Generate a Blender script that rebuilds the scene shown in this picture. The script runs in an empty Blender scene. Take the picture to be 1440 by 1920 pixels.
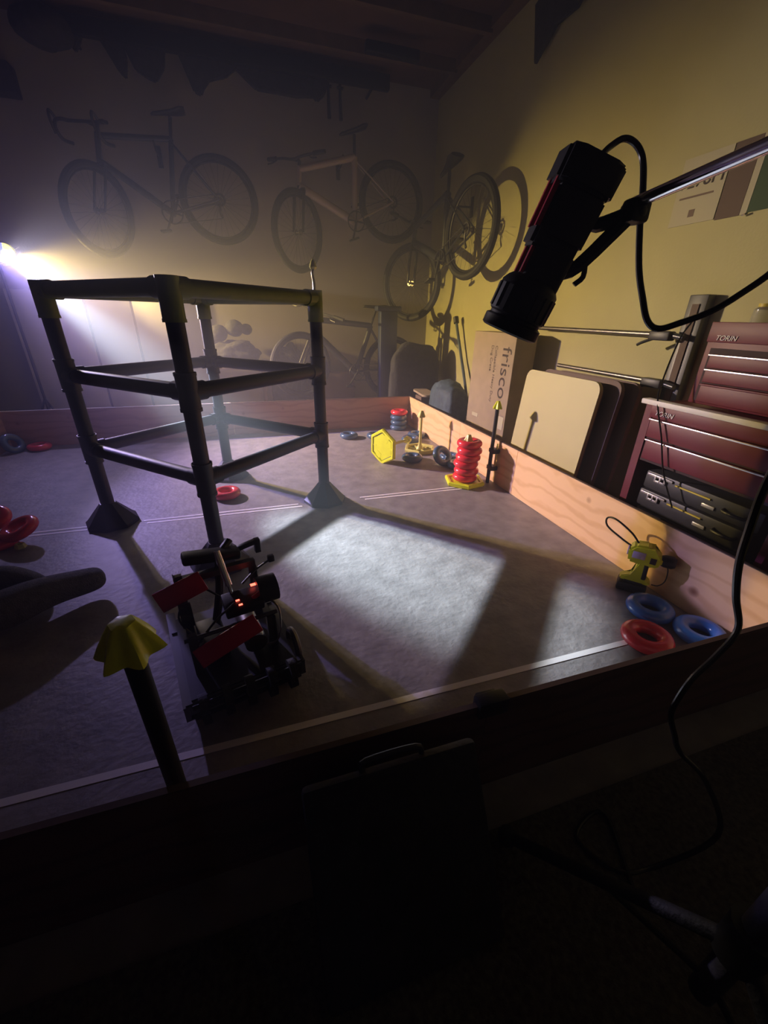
import bpy, bmesh, math, random
from mathutils import Vector, Matrix, Quaternion
S = bpy.context.scene
C = S.collection
PI = math.pi
V = Vector
# ------------------------------------------------------------------ camera
cam_d = bpy.data.cameras.new('camera')
cam = bpy.data.objects.new('camera', cam_d); C.objects.link(cam); S.camera = cam
R_ = V((0.9546646, -0.29716258, 0.01760401)); U_ = V((0.11457658, 0.42138231, 0.89961611)); F_ = V((0.27475026, 0.85681465, -0.43632665))
mw = Matrix(((R_.x, U_.x, -F_.x), (R_.y, U_.y, -F_.y), (R_.z, U_.z, -F_.z))).to_4x4()
mw.translation = V((0.2235, -2.3715, 1.0888))
cam.matrix_world = mw
cam_d.sensor_fit = 'VERTICAL'; cam_d.sensor_height = 36.0; cam_d.sensor_width = 27.0
cam_d.lens = 755.3 / 1920 * 36.0
cam_d.clip_start = 0.02; cam_d.clip_end = 60
# ------------------------------------------------------------------ colour, world, haze
S.view_settings.view_transform = 'Standard'; S.view_settings.look = 'None'
S.view_settings.gamma = 1; S.view_settings.use_curve_mapping = False
S.view_settings.exposure = 0.0
W = bpy.data.worlds.new('world'); S.world = W; W.use_nodes = True
wn = W.node_tree.nodes; wl = W.node_tree.links
wn['Background'].inputs[0].default_value = (0.5, 0.5, 0.6, 1); wn['Background'].inputs[1].default_value = 0.0
vs = wn.new('ShaderNodeVolumeScatter')
vs.inputs['Color'].default_value = (0.95, 0.95, 1, 1)
vs.inputs['Density'].default_value = 0.045
vs.inputs['Anisotropy'].default_value = 0.35
wl.new(vs.outputs[0], wn['World Output'].inputs['Volume'])
# ------------------------------------------------------------------ the stage light on the left
LAMP = V((-1.66, 2.44, 1.51)); AIM = V((0.80, -0.80, 0.0))
LDIR = (AIM - LAMP).normalized(); LSIDE = V((0, 0, 1)).cross(LDIR).normalized()
def spot(name, loc, aim, watts, col, deg, blend, rad):
    d = bpy.data.lights.new(name, 'SPOT'); d.energy = watts; d.color = col
    d.spot_size = math.radians(deg); d.spot_blend = blend; d.shadow_soft_size = rad
    o = bpy.data.objects.new(name, d); C.objects.link(o); o.location = loc
    o.rotation_euler = (aim - loc).to_track_quat('-Z', 'Y').to_euler()
    return o
P0 = LAMP + LDIR * 0.02
def azel(az, el, base):
    a = math.radians(az); return base + V((math.sin(a), -math.cos(a), math.tan(math.radians(el))))
PY, PB_, PW = P0 + LSIDE * 0.085, P0 - LSIDE * 0.085, P0
oval = []
oval.append(spot('spot_yellow', PY, azel(66, -17, PY), 900, (1.0, 0.70, 0.20), 86, 1.0, 0.018))
oval.append(spot('spot_blue', PB_, azel(57, -25, PB_), 780, (0.42, 0.32, 1.0), 74, 1.0, 0.018))
oval.append(spot('spot_white', PW, azel(58, -25, PW), 130, (1.0, 0.74, 0.68), 80, 1.0, 0.03))
for o, sy in zip(oval, (0.68, 0.55, 0.58)): o.scale = (1.0, sy, 1.0)
spot('spot_spill', PB_ - LSIDE * 0.03, azel(30, -24, PB_), 62, (0.48, 0.40, 1.0), 112, 1.0, 0.03)
spot('spot_skirt', PW, azel(42, -8, PW), 280, (0.90, 0.82, 1.0), 46, 1.0, 0.05)
spot('spot_core', P0, AIM, 5000, (0.72, 0.90, 1.0), 12, 1.0, 0.03)
# ------------------------------------------------------------------ materials
def mat(name, col, rough=0.6, metal=0.0, var=0.0, scale=8, bump=0.0, bscale=60, emit=None, es=0, coat=0, trans=0):
    m = bpy.data.materials.new(name); m.use_nodes = True
    nt = m.node_tree; n = nt.nodes; b = n['Principled BSDF']
    b.inputs['Base Color'].default_value = (*col, 1); b.inputs['Roughness'].default_value = rough
    b.inputs['Metallic'].default_value = metal
    if coat: b.inputs['Coat Weight'].default_value = coat; b.inputs['Coat Roughness'].default_value = 0.08
    if trans: b.inputs['Transmission Weight'].default_value = trans
    tc = n.new('ShaderNodeTexCoord')
    if var:
        nz = n.new('ShaderNodeTexNoise'); nz.inputs['Scale'].default_value = scale; nz.inputs['Detail'].default_value = 6
        nt.links.new(tc.outputs['Object'], nz.inputs['Vector'])
        r = n.new('ShaderNodeValToRGB')
        r.color_ramp.elements[0].position = 0.3; r.color_ramp.elements[1].position = 0.7
        r.color_ramp.elements[0].color = (*[c * (1 - var) for c in col], 1)
        r.color_ramp.elements[1].color = (*[min(1, c * (1 + var)) for c in col], 1)
        nt.links.new(nz.outputs['Fac'], r.inputs['Fac']); nt.links.new(r.outputs['Color'], b.inputs['Base Color'])
    if bump:
        nb = n.new('ShaderNodeTexNoise'); nb.inputs['Scale'].default_value = bscale; nb.inputs['Detail'].default_value = 4
        nt.links.new(tc.outputs['Object'], nb.inputs['Vector'])
        bp_ = n.new('ShaderNodeBump'); bp_.inputs['Strength'].default_value = bump; bp_.inputs['Distance'].default_value = 0.01
        nt.links.new(nb.outputs['Fac'], bp_.inputs['Height']); nt.links.new(bp_.outputs[0], b.inputs['Normal'])
    if emit:
        b.inputs['Emission Color'].default_value = (*emit, 1); b.inputs['Emission Strength'].default_value = es
    return m
def wood_mat(name, base, dark, ring=9.0):
    m = mat(name, base, 0.62); nt = m.node_tree; n = nt.nodes; b = n['Principled BSDF']
    tc = n['Texture Coordinate'] if 'Texture Coordinate' in n else n.new('ShaderNodeTexCoord')
    mp = n.new('ShaderNodeMapping'); mp.inputs['Scale'].default_value = (1, 0.35, 2.2)
    nt.links.new(tc.outputs['Object'], mp.inputs['Vector'])
    wv = n.new('ShaderNodeTexWave'); wv.wave_type = 'RINGS'; wv.inputs['Scale'].default_value = ring / 4.5
    wv.inputs['Distortion'].default_value = 9; wv.inputs['Detail'].default_value = 3; wv.inputs['Detail Scale'].default_value = 1.2
    nt.links.new(mp.outputs[0], wv.inputs['Vector'])
    r = n.new('ShaderNodeValToRGB'); r.color_ramp.elements[0].color = (*dark, 1); r.color_ramp.elements[1].color = (*base, 1)
    r.color_ramp.elements[0].position = 0.0; r.color_ramp.elements[1].position = 0.45
    nt.links.new(wv.outputs['Fac'], r.inputs['Fac'])
    # knots: sparse dark voronoi cells
    vo = n.new('ShaderNodeTexVoronoi'); vo.inputs['Scale'].default_value = 3.6
    nt.links.new(tc.outputs['Object'], vo.inputs['Vector'])
    kr = n.new('ShaderNodeValToRGB'); kr.color_ramp.elements[0].position = 0.05; kr.color_ramp.elements[1].position = 0.11
    kr.color_ramp.elements[0].color = (0.28, 0.15, 0.08, 1); kr.color_ramp.elements[1].color = (1, 1, 1, 1)
    nt.links.new(vo.outputs['Distance'], kr.inputs['Fac'])
    mx = n.new('ShaderNodeMix'); mx.data_type = 'RGBA'; mx.blend_type = 'MULTIPLY'; mx.inputs[0].default_value = 1
    nt.links.new(r.outputs['Color'], mx.inputs[6]); nt.links.new(kr.outputs['Color'], mx.inputs[7])
    nt.links.new(mx.outputs[2], b.inputs['Base Color'])
    return m
M = {
 'wall': mat('painted_wall', (0.36, 0.33, 0.29), 0.8, var=0.05, scale=3, bump=0.08, bscale=90),
 'wall_tan': mat('tan_painted_wall', (0.44, 0.41, 0.20), 0.75, var=0.05, scale=3, bump=0.08, bscale=90),
 'ceil': mat('brown_ceiling', (0.10, 0.055, 0.04), 0.8, var=0.2, scale=5),
 'beam': mat('ceiling_timber', (0.13, 0.08, 0.05), 0.7, var=0.2, scale=10),
 'floor': mat('grey_floor', (0.27, 0.25, 0.245), 0.55, var=0.22, scale=11, bump=0.25, bscale=40),
 'carpet': mat('dark_carpet', (0.10, 0.09, 0.07), 0.95, var=0.5, scale=90, bump=0.6, bscale=200),
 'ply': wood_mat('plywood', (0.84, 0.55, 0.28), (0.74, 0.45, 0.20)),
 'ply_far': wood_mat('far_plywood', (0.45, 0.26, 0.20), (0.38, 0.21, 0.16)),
 'ply_near_shaded': wood_mat('near_plywood_shaded', (0.14, 0.07, 0.055), (0.10, 0.05, 0.04)),  # plywood again, with the unlit near side's shade put into its colour
 'edge': mat('dark_board_edge', (0.10, 0.06, 0.04), 0.7),
 'tape': mat('white_tape', (0.92, 0.88, 0.86), 0.5),
 'pipe': mat('black_pipe', (0.010, 0.009, 0.028), 0.5, var=0.1, scale=20),
 'fit': mat('black_fitting', (0.012, 0.012, 0.028), 0.5, var=0.1, scale=20),
 'ypipe': mat('yellow_green_pipe', (0.15, 0.17, 0.015), 0.5, var=0.1, scale=20),
 'ylw': mat('lime_yellow_plastic', (0.80, 0.86, 0.02), 0.35, var=0.05, scale=20),
 'ylwp': mat('pale_yellow_plastic', (0.62, 0.58, 0.16), 0.4),
 'red': mat('red_ring_plastic', (0.80, 0.04, 0.055), 0.22, coat=0.4),
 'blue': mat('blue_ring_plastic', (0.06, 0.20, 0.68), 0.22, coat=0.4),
 'blue_dim': mat('dimmed_blue_ring_plastic', (0.07, 0.13, 0.21), 0.22, coat=0.4),  # darker copy of the ring blue; dim light is put into the colour
 'black': mat('black_plastic', (0.012, 0.012, 0.013), 0.45, var=0.2, scale=30),
 'blackg': mat('glossy_black_rubber', (0.010, 0.010, 0.010), 0.25),
 'tire': mat('tyre_rubber', (0.014, 0.014, 0.015), 0.7, bump=0.3, bscale=150),
 'grey': mat('dark_grey_metal', (0.09, 0.09, 0.09), 0.4, 0.6),
 'chrome': mat('chrome', (0.85, 0.83, 0.85), 0.30, 1.0),
 'rod': mat('polished_rod', (0.94, 0.91, 0.97), 0.13, 1.0),
 'alu': mat('brushed_aluminium', (0.22, 0.20, 0.18), 0.35, 0.9, var=0.1, scale=30),
 'bred': mat('dark_red_frame', (0.16, 0.03, 0.03), 0.3),
 'bdark': mat('dark_frame_paint', (0.035, 0.038, 0.045), 0.3),
 'bpale': mat('beige_frame_paint', (0.42, 0.34, 0.28), 0.45),
 'chest': mat('red_tool_chest_paint', (0.12, 0.004, 0.016), 0.5, var=0.08, scale=6),
 'chestd': mat('dark_drawer_gap', (0.03, 0.008, 0.012), 0.7),
 'white': mat('white_plastic', (0.74, 0.72, 0.70), 0.5, var=0.03, scale=5),
 'cream': mat('cream_table_top', (0.50, 0.45, 0.20), 0.5, var=0.03, scale=5),
 'card': mat('cardboard', (0.34, 0.27, 0.18), 0.8, var=0.08, scale=12),
 'ink': mat('black_print', (0.05, 0.035, 0.03), 0.8),
 'paper': mat('poster_paper', (0.46, 0.43, 0.30), 0.8),
 'green': mat('dark_green_poster', (0.02, 0.055, 0.012), 0.7),
 'brown': mat('brown_table_edge', (0.14, 0.09, 0.07), 0.7),
 'teal': mat('slate_blue_fabric', (0.05, 0.08, 0.105), 0.7, var=0.3, scale=20, bump=0.5, bscale=30),
 'cloth': mat('charcoal_cloth', (0.03, 0.03, 0.032), 0.9, var=0.3, scale=20, bump=0.5, bscale=40),
 'sock': mat('grey_sock_knit', (0.10, 0.10, 0.09), 0.95, var=0.3, scale=40, bump=0.6, bscale=200),
 'jean': mat('dark_trouser_cloth', (0.035, 0.035, 0.05), 0.9, bump=0.5, bscale=80),
 'skin': mat('skin', (0.45, 0.28, 0.21), 0.55),
 'hair': mat('dark_hair', (0.03, 0.02, 0.015), 0.7),
 'robred': mat('red_robot_plate', (0.55, 0.02, 0.06), 0.4),
 'led': mat('red_led', (1, 0.1, 0.05), 0.4, emit=(1, 0.10, 0.06), es=5),
 'lens': mat('dark_lens_glass', (0.02, 0.02, 0.025), 0.05, coat=1),
 'lampY': mat('lamp_lens_yellow', (1, 0.9, 0.4), 0.4, emit=(1.0, 0.80, 0.10), es=4),
 'lampB': mat('lamp_lens_blue', (0.3, 0.3, 1), 0.4, emit=(0.10, 0.12, 1.0), es=3.5),
 'lampW': mat('lamp_lens_white', (1, 1, 1), 0.4, emit=(1.0, 0.95, 0.75), es=6),
 'silver': mat('silver_latch', (0.42, 0.40, 0.38), 0.4, 0.5),
 'case': mat('black_tool_case', (0.022, 0.022, 0.024), 0.5, var=0.2, scale=30),
 'yline': mat('yellow_case_strip', (0.55, 0.45, 0.06), 0.5),
 'lilac': mat('pale_lilac_screen', (0.62, 0.50, 0.66), 0.3),
 'glass': mat('jar_glass', (0.7, 0.7, 0.6), 0.08, trans=0.7),
 'navy': mat('navy_plastic', (0.02, 0.03, 0.08), 0.4),
}
# speckle of dirt on the field floor
# ------------------------------------------------------------------ mesh helpers
def BM(): return bmesh.new()
def box(bm, c, s, rot=None, bev=0.0):
    m = Matrix.Translation(V(c)) @ (rot.to_4x4() if rot else Matrix.Identity(4)) @ Matrix.Diagonal((*s, 1))
    r = bmesh.ops.create_cube(bm, size=1, matrix=m)
    if bev:
        es = list({e for v in r['verts'] for e in v.link_edges})
        bmesh.ops.bevel(bm, geom=es, offset=bev, segments=2, affect='EDGES', profile=0.5)
    return bm
def cyl(bm, p0, p1, r0, r1=None, seg=20, caps=True):
    p0, p1 = V(p0), V(p1); d = p1 - p0; r1 = r0 if r1 is None else r1
    m = Matrix.Translation((p0 + p1) / 2) @ d.to_track_quat('Z', 'Y').to_matrix().to_4x4()
    bmesh.ops.create_cone(bm, cap_ends=caps, segments=seg, radius1=r0, radius2=r1, depth=d.length, matrix=m)
    return bm
def lathe(bm, prof, seg=28, mtx=None, mod=None):
    rings = []
    for (r, z) in prof:
        ring = []
        for i in range(seg):
            a = 2 * PI * i / seg; rr = r * (mod(a, r) if mod else 1)
            v = V((rr * math.cos(a), rr * math.sin(a), z))
            ring.append(bm.verts.new(mtx @ v if mtx else v))
        rings.append(ring)
    for a, b in zip(rings, rings[1:]):
        for i in range(seg):
            j = (i + 1) % seg
            bm.faces.new((a[i], a[j], b[j], b[i]))
    if prof[0][0] > 1e-5: bm.faces.new(rings[0][::-1])
    if prof[-1][0] > 1e-5: bm.faces.new(rings[-1])
    return bm
def torus(bm, c, R, r, mtx=None, seg=36, ms=12, sq=1.0):
    rings = []
    for i in range(seg):
        a = 2 * PI * i / seg; ring = []
        for j in range(ms):
            b = 2 * PI * j / ms
            v = V(((R + r * math.cos(b)) * math.cos(a), (R + r * math.cos(b)) * math.sin(a), r * sq * math.sin(b)))
            if mtx: v = mtx @ v
            ring.append(bm.verts.new(v + V(c)))
        rings.append(ring)
    for i in range(seg):
        A, B = rings[i], rings[(i + 1) % seg]
        for j in range(ms):
            k = (j + 1) % ms
            bm.faces.new((A[j], B[j], B[k], A[k]))
    return bm
def catmull(P, n=8):
    P = [V(p) for p in P]; Q = [P[0] * 2 - P[1]] + P + [P[-1] * 2 - P[-2]]; out = []
    for i in range(1, len(Q) - 2):
        a, b, c, d = Q[i - 1:i + 3]
        for k in range(n):
            t = k / n
            out.append(0.5 * ((2 * b) + (c - a) * t + (2 * a - 5 * b + 4 * c - d) * t * t + (3 * b - a - 3 * c + d) * t ** 3))
    out.append(P[-1]); return out
def tube(bm, P, r, seg=10, smooth=8):
    pts = catmull(P, smooth) if smooth else [V(p) for p in P]
    rr = r if callable(r) else (lambda t: r)
    t0 = (pts[1] - pts[0]).normalized(); nrm = t0.orthogonal().normalized(); rings = []
    for i, p in enumerate(pts):
        t = (pts[min(i + 1, len(pts) - 1)] - pts[max(i - 1, 0)]).normalized()
        nrm = (nrm - t * nrm.dot(t)).normalized(); bn = t.cross(nrm)
        rad = rr(i / (len(pts) - 1))
        rings.append([bm.verts.new(p + (nrm * math.cos(2 * PI * j / seg) + bn * math.sin(2 * PI * j / seg)) * rad) for j in range(seg)])
    for a, b in zip(rings, rings[1:]):
        for j in range(seg):
            k = (j + 1) % seg; bm.faces.new((a[j], a[k], b[k], b[j]))
    bm.faces.new(rings[0][::-1]); bm.faces.new(rings[-1]); return bm
def prism(bm, poly, z0, z1, mtx=None):
    f = lambda p, z: (mtx @ V((p[0], p[1], z))) if mtx else V((p[0], p[1], z))
    a = [bm.verts.new(f(p, z0)) for p in poly]; b = [bm.verts.new(f(p, z1)) for p in poly]
    n = len(poly)
    bm.faces.new(a[::-1]); bm.faces.new(b)
    for i in range(n): bm.faces.new((a[i], a[(i + 1) % n], b[(i + 1) % n], b[i]))
    return bm
def obj(name, bm, m, parent=None, loc=None, smooth=True, auto=35):
    bmesh.ops.recalc_face_normals(bm, faces=bm.faces)
    me = bpy.data.meshes.new(name); bm.to_mesh(me); bm.free()
    if smooth:
        me.polygons.foreach_set('use_smooth', [True] * len(me.polygons))
        try: me.set_sharp_from_angle(angle=math.radians(auto))
        except Exception: pass
    me.materials.append(M[m] if isinstance(m, str) else m)
    o = bpy.data.objects.new(name, me); C.objects.link(o)
    if parent: o.parent = parent
    if loc is not None: o.location = loc
    return o
def tag(o, label, cat, group=None, kind=None):
    o['label'] = label; o['category'] = cat
    if group: o['group'] = group
    if kind: o['kind'] = kind
    return o
def thing(name, label, cat, loc=(0, 0, 0), rot=None, group=None):
    o = bpy.data.objects.new(name, None); C.objects.link(o); o.empty_display_size = 0.05
    if rot is not None:
        m = rot.to_matrix().to_4x4() if isinstance(rot, Quaternion) else (rot.to_4x4() if isinstance(rot, Matrix) else Matrix.Rotation(rot, 4, 'Z'))
        m = m.copy(); m.translation = V(loc); o.matrix_world = m
    else: o.location = loc
    return tag(o, label, cat, group)
def wobj(name, bm, m, loc, label=None, cat=None, group=None, parent=None, **k):
    """mesh built in world coordinates, origin moved to loc"""
    bmesh.ops.transform(bm, matrix=Matrix.Translation(-V(loc)), verts=bm.verts)
    o = obj(name, bm, m, parent, loc, **k)
    if label: tag(o, label, cat, group)
    return o
def struct(name, bm, m, parent=None, **k):
    o = obj(name, bm, m, parent, **k)
    if not parent: o['kind'] = 'structure'
    return o
def copy_tree(o, parent=None):
    c = o.copy(); C.objects.link(c)
    if parent: c.parent = parent
    for ch in [x for x in bpy.data.objects if x.parent == o]: copy_tree(ch, c)
    return c
def basis(x, z):
    x = V(x).normalized(); z = V(z); z = (z - x * z.dot(x)).normalized(); y = z.cross(x)
    return Matrix(((x.x, y.x, z.x), (x.y, y.y, z.y), (x.z, y.z, z.z)))
def text_mesh(name, s, size, m, parent, mtx, ext=0.0006, align='LEFT', shear=0.0, sx=1.0):
    cu = bpy.data.curves.new(name, 'FONT'); cu.body = s; cu.size = size; cu.extrude = ext; cu.align_x = align; cu.shear = shear
    t = bpy.data.objects.new('t', cu); C.objects.link(t)
    dg = bpy.context.evaluated_depsgraph_get(); me = bpy.data.meshes.new_from_object(t.evaluated_get(dg))
    bpy.data.objects.remove(t); me.name = name
    me.transform(mtx @ Matrix.Diagonal((sx, 1, 1, 1))); me.materials.clear(); me.materials.append(M[m])
    o = bpy.data.objects.new(name, me); C.objects.link(o)
    if parent: o.parent = parent
    return o
# ------------------------------------------------------------------ the room
XW, YB, ZC, XL, YF = 2.37, 2.75, 3.15, -2.7, -4.2
bm = BM(); box(bm, ((XW + XL) / 2, (YB + YF) / 2, -0.05), (XW - XL + 0.2, YB - YF + 0.2, 0.1)); fl = struct('floor', bm, 'floor')
bm = BM(); box(bm, ((XW + XL) / 2, (YB + YF) / 2, ZC + 0.05), (XW - XL + 0.2, YB - YF + 0.2, 0.1)); struct('ceiling', bm, 'ceil')
bm = BM(); box(bm, ((XW + XL) / 2, YB + 0.05, ZC / 2), (XW - XL + 0.2, 0.1, ZC + 0.2)); struct('wall_back', bm, 'wall')
bm = BM(); box(bm, (XW + 0.05, (YB + YF) / 2, ZC / 2), (0.1, YB - YF, ZC + 0.2)); struct('wall_right', bm, 'wall_tan')
bm = BM(); box(bm, (XL - 0.05, (YB + YF) / 2, ZC / 2), (0.1, YB - YF, ZC + 0.2)); struct('wall_left', bm, 'wall')
bm = BM(); box(bm, ((XW + XL) / 2, YF - 0.05, ZC / 2), (XW - XL + 0.2, 0.1, ZC + 0.2)); struct('wall_front', bm, 'wall')
bm = BM(); box(bm, (XW - 0.05, (YB + YF) / 2, ZC - 0.03), (0.10, YB - YF, 0.07)); struct('trim_1', bm, 'beam')
for i, y in enumerate((2.2, 1.6, 1.0, 0.4, -0.2, -0.8)):
    bm = BM(); box(bm, (-0.16, y, ZC - 0.045), (4.9, 0.045, 0.09)); struct('trim_%d' % (i + 2), bm, 'beam')
# carpet outside the near board
bm = BM(); box(bm, (0.0, -3.05, 0.004), (5.2, 2.2, 0.008)); tag(obj('carpet', bm, 'carpet'), 'dark speckled carpet on the floor in front of the near board', 'carpet')
# white panels leaning on the back wall
for i, (x0, x1, lb) in enumerate(((-1.87, -1.25, 'tall white panel against the back wall, leftmost of the three'),
                                  (-1.24, -0.85, 'narrow white panel between two seams against the back wall'),
                                  (-0.84, -0.42, 'white panel on the back wall, nearest the far ladder post'))):
    bm = BM(); box(bm, ((x0 + x1) / 2, 2.70, 0.64), (x1 - x0 - 0.012, 0.03, 1.24), bev=0.004)
    wobj('white_panel', bm, 'white', ((x0 + x1) / 2, 2.70, 0.02), lb, 'panel', 'white panels on the back wall')
bm = BM(); box(bm, (-1.55, 2.68, 2.72), (0.5, 0.14, 0.19), bev=0.01)
wobj('wall_box', bm, 'cloth', (-1.55, 2.68, 2.63), 'dark box mounted high on the back wall at the far left', 'box')
# ------------------------------------------------------------------ field boards
FW, FH, FT = 1.839, 0.315, 0.012
def board(x0, y0, x1, y1, m, label, edge='edge'):
    L = math.hypot(x1 - x0, y1 - y0); a = math.atan2(y1 - y0, x1 - x0); c = ((x0 + x1) / 2, (y0 + y1) / 2, 0)
    t = thing('field_board', label, 'board', c, a, 'plywood boards around the field')
    bm = BM(); box(bm, (0, 0, (FH - 0.004) / 2 + 0.001), (0.2 * 0 + FT, L - 0.004, FH - 0.006) if False else (L - 0.003, FT, FH - 0.006))
    o = obj('panel', bm, m, t)
    bm = BM(); box(bm, (0, 0, FH - 0.002), (L - 0.003, FT + 0.001, 0.004)); obj('top_edge', bm, edge, t)
    return t
o_ = FW + FT / 2
SEAM = [(-1.849, -1.15), (-1.15, -0.205), (-0.205, 0.607), (0.607, 1.849)]
SL = ['light plywood board at the right, behind the blue rings', 'light plywood board at the right, just below the red tool cabinet',
      'light plywood board at the right, behind the black wall stake', 'plywood board at the right far end, behind the small yellow goal']
SEAM = [(-1.849, -0.195), (-0.195, 0.62), (0.62, 1.849)]
SL = ['long light plywood board on the right under the tool cabinet', 'light plywood board on the right behind the red ring stack',
      'plywood board on the right at the far corner behind the slim goal']
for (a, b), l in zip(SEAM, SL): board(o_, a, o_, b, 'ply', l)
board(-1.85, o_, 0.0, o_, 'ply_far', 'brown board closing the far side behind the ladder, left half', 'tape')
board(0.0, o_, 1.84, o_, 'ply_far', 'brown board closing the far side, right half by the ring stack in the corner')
board(-1.85, -o_, 0.645, -o_, 'ply_near_shaded', 'shade-darkened board along the near side, left of the small black clip')
board(0.645, -o_, 1.85, -o_, 'ply_near_shaded', 'shade-darkened board along the near side, right of the small black clip')
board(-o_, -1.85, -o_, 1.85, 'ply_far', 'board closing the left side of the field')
bm = BM(); box(bm, (0.655, -o_, 0.305), (0.075, 0.034, 0.045), bev=0.004); box(bm, (0.655, -o_ + 0.02, 0.30), (0.05, 0.02, 0.03), bev=0.003)
wobj('board_clip', bm, 'black', (0.655, -o_, 0.29), 'small black clip on top of the near board', 'clip')
# tapes
def tape(x0, x1, y, w, label, grp):
    bm = BM(); box(bm, ((x0 + x1) / 2, y, 0.0008), (x1 - x0, w, 0.0012)); wobj('floor_tape', bm, 'tape', ((x0 + x1) / 2, y, 0), label, 'tape', grp)
for (x0, x1, nm) in ((-1.5, -0.70, 'left of the ladder'), (-0.47, 0.414, 'under the ladder'), (0.82, 1.70, 'running to the red ring stack')):
    tape(x0, x1, 0.020, 0.015, 'thin white floor tape %s, farther of the pair' % nm, 'double white centre tapes')
    tape(x0 + 0.025, x1 + 0.02, -0.018, 0.015, 'thin white floor tape %s, nearer of the pair' % nm, 'double white centre tapes')
tape(-1.82, 1.48, -1.548, 0.022, 'long white floor tape parallel to the near board', 'near tape')
# ------------------------------------------------------------------ ladder
def ladder():
    LC = V((-0.0208, 0.0414, 0)); d = 0.6087
    t = thing('pipe_ladder', 'tall square black pipe ladder with yellow-green top frame standing mid field', 'ladder', LC, -0.0066)
    P = [V((-d, 0, 0)), V((0, -d, 0)), V((d, 0, 0)), V((0, d, 0))]
    H = [0.4357, 0.8048, 1.171]
    for p in P:
        bm = BM(); cyl(bm, p + V((0, 0, 0.05)), p + V((0, 0, H[2])), 0.0335, seg=24); obj('post', bm, 'pipe', t)
        bm = BM()
        prof = [(0.135, 0.0), (0.135, 0.018), (0.120, 0.03), (0.048, 0.115), (0.040, 0.125)]
        lathe(bm, prof, 8, Matrix.Translation(p)); obj('foot', bm, 'fit', t, auto=20)
    for k, h in enumerate(H):
        mt, mf = (('ypipe', 'ypipe') if k == 2 else ('pipe', 'fit'))
        for i in range(4):
            a, b = P[i], P[(i + 1) % 4]; u = (b - a).normalized(); z = V((0, 0, h))
            bm = BM(); cyl(bm, a + z + u * 0.03, b + z - u * 0.03, 0.0325, seg=20); obj('top_bar' if k == 2 else 'rung', bm, mt, t)
        for i in range(4):
            p = P[i]; bm = BM()
            lo, hi = (-0.115, 0.036) if k == 2 else (-0.075, 0.075)
            cyl(bm, p + V((0, 0, h + lo)), p + V((0, 0, h + hi)), 0.0405, seg=24)
            cyl(bm, p + V((0, 0, h + lo)), p + V((0, 0, h + lo + 0.012)), 0.0425, seg=24)
            if k < 2: cyl(bm, p + V((0, 0, h + hi - 0.012)), p + V((0, 0, h + hi)), 0.0425, seg=24)
            for q in (P[(i + 1) % 4], P[i - 1]):
                u = (q - p).normalized(); cyl(bm, p + V((0, 0, h)), p + V((0, 0, h)) + u * 0.075, 0.0385, seg=20)
            obj('corner_fitting', bm, mf, t)
    # little hooked peg on the right hand corner
    p = P[2] + V((0.0, 0, H[2] + 0.03)); bm = BM()
    tube(bm, [p, p + V((0, 0, 0.04)), p + V((-0.006, 0, 0.085)), p + V((0.004, 0, 0.11))], lambda s: 0.009 - 0.003 * s, 8)
    pg = obj('peg', bm, 'alu', t)
    bm = BM(); lathe(bm, [(0.0, 0.15), (0.012, 0.135), (0.02, 0.11), (0.014, 0.10)], 12, Matrix.Translation(p)); obj('peg_cap', bm, 'ylwp', pg)
ladder()
# ------------------------------------------------------------------ rings
def ring_bm():
    bm = BM(); torus(bm, (0, 0, 0), 0.0615, 0.0278, None, 40, 14, 0.92); return bm
ring_me = {}
def ring(col, loc, label, rot=None, group=None, s=1.0):
    if col not in ring_me:
        o = obj('plastic_ring', ring_bm(), col, auto=180); ring_me[col] = o.data
    else:
        o = bpy.data.objects.new('plastic_ring', ring_me[col]); C.objects.link(o)
    o.location = loc
    if rot: o.rotation_euler = rot
    o.scale = (s, s, s)
    return tag(o, label, 'ring', group)
RZ = 0.0265
ring('red', (-0.022, 0.262, RZ), 'red plastic ring lying under the ladder beyond its near post')
ring('blue', (1.683, -1.440, RZ), 'blue plastic ring lying beside the cordless inflator')
ring('red', (1.525, -1.569, RZ), 'red plastic ring at the right end of the white tape')
ring('blue', (1.745, -1.605, RZ), 'blue plastic ring in the near right corner against the board', (0, 0, 0.3))
ring('red', (-1.004, -0.081, 0.078), 'dark red plastic ring leaning at the left edge by the double tape', (math.radians(14), math.radians(-16), 0))
ring('red', (-1.165, 0.03, 0.10), 'red plastic ring cut by the left edge with a bright rim', (math.radians(22), math.radians(-10), 0.4))
ring('red', (-1.105, -0.10, RZ), 'red plastic ring flat on the floor under the leaning red rings')
ring('blue_dim', (1.075, 1.47, RZ), 'dimmed blue ring on the far floor, leftmost beyond the tipped goal')
ring('blue_dim', (1.331, 1.40, RZ), 'dimmed blue ring on the far floor just behind the tipped goal')
ring('blue_dim', (1.634, 0.50, 0.075), 'dimmed blue ring propped up between tipped goal and red stack', (math.radians(52), math.radians(-8), math.radians(25)))
ring('blue_dim', (1.755, 0.60, RZ), 'dimmed blue ring flat behind the propped blue ring')
ring('blue_dim', (1.435, 0.66, RZ), 'dimmed blue ring flat in the shadow below the slim goal base')
ring('blue_dim', (1.73, 0.40, RZ), 'dimmed blue ring partly behind the red ring stack')
ring('blue_dim', (1.62, 1.19, RZ), 'dimmed blue ring behind the slim goal, nearer of the far pair', (0.05, 0, 0))
ring('blue_dim', (1.74, 1.34, RZ), 'dimmed blue ring behind the slim goal by the right board')
ring('blue_dim', (-1.76, 1.70, 0.075), 'blue ring leaning at the far left of the field', (math.radians(60), 0, math.radians(60)))
ring('red', (-1.60, 1.74, RZ), 'dark red ring flat beside the far left blue ring')
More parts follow.
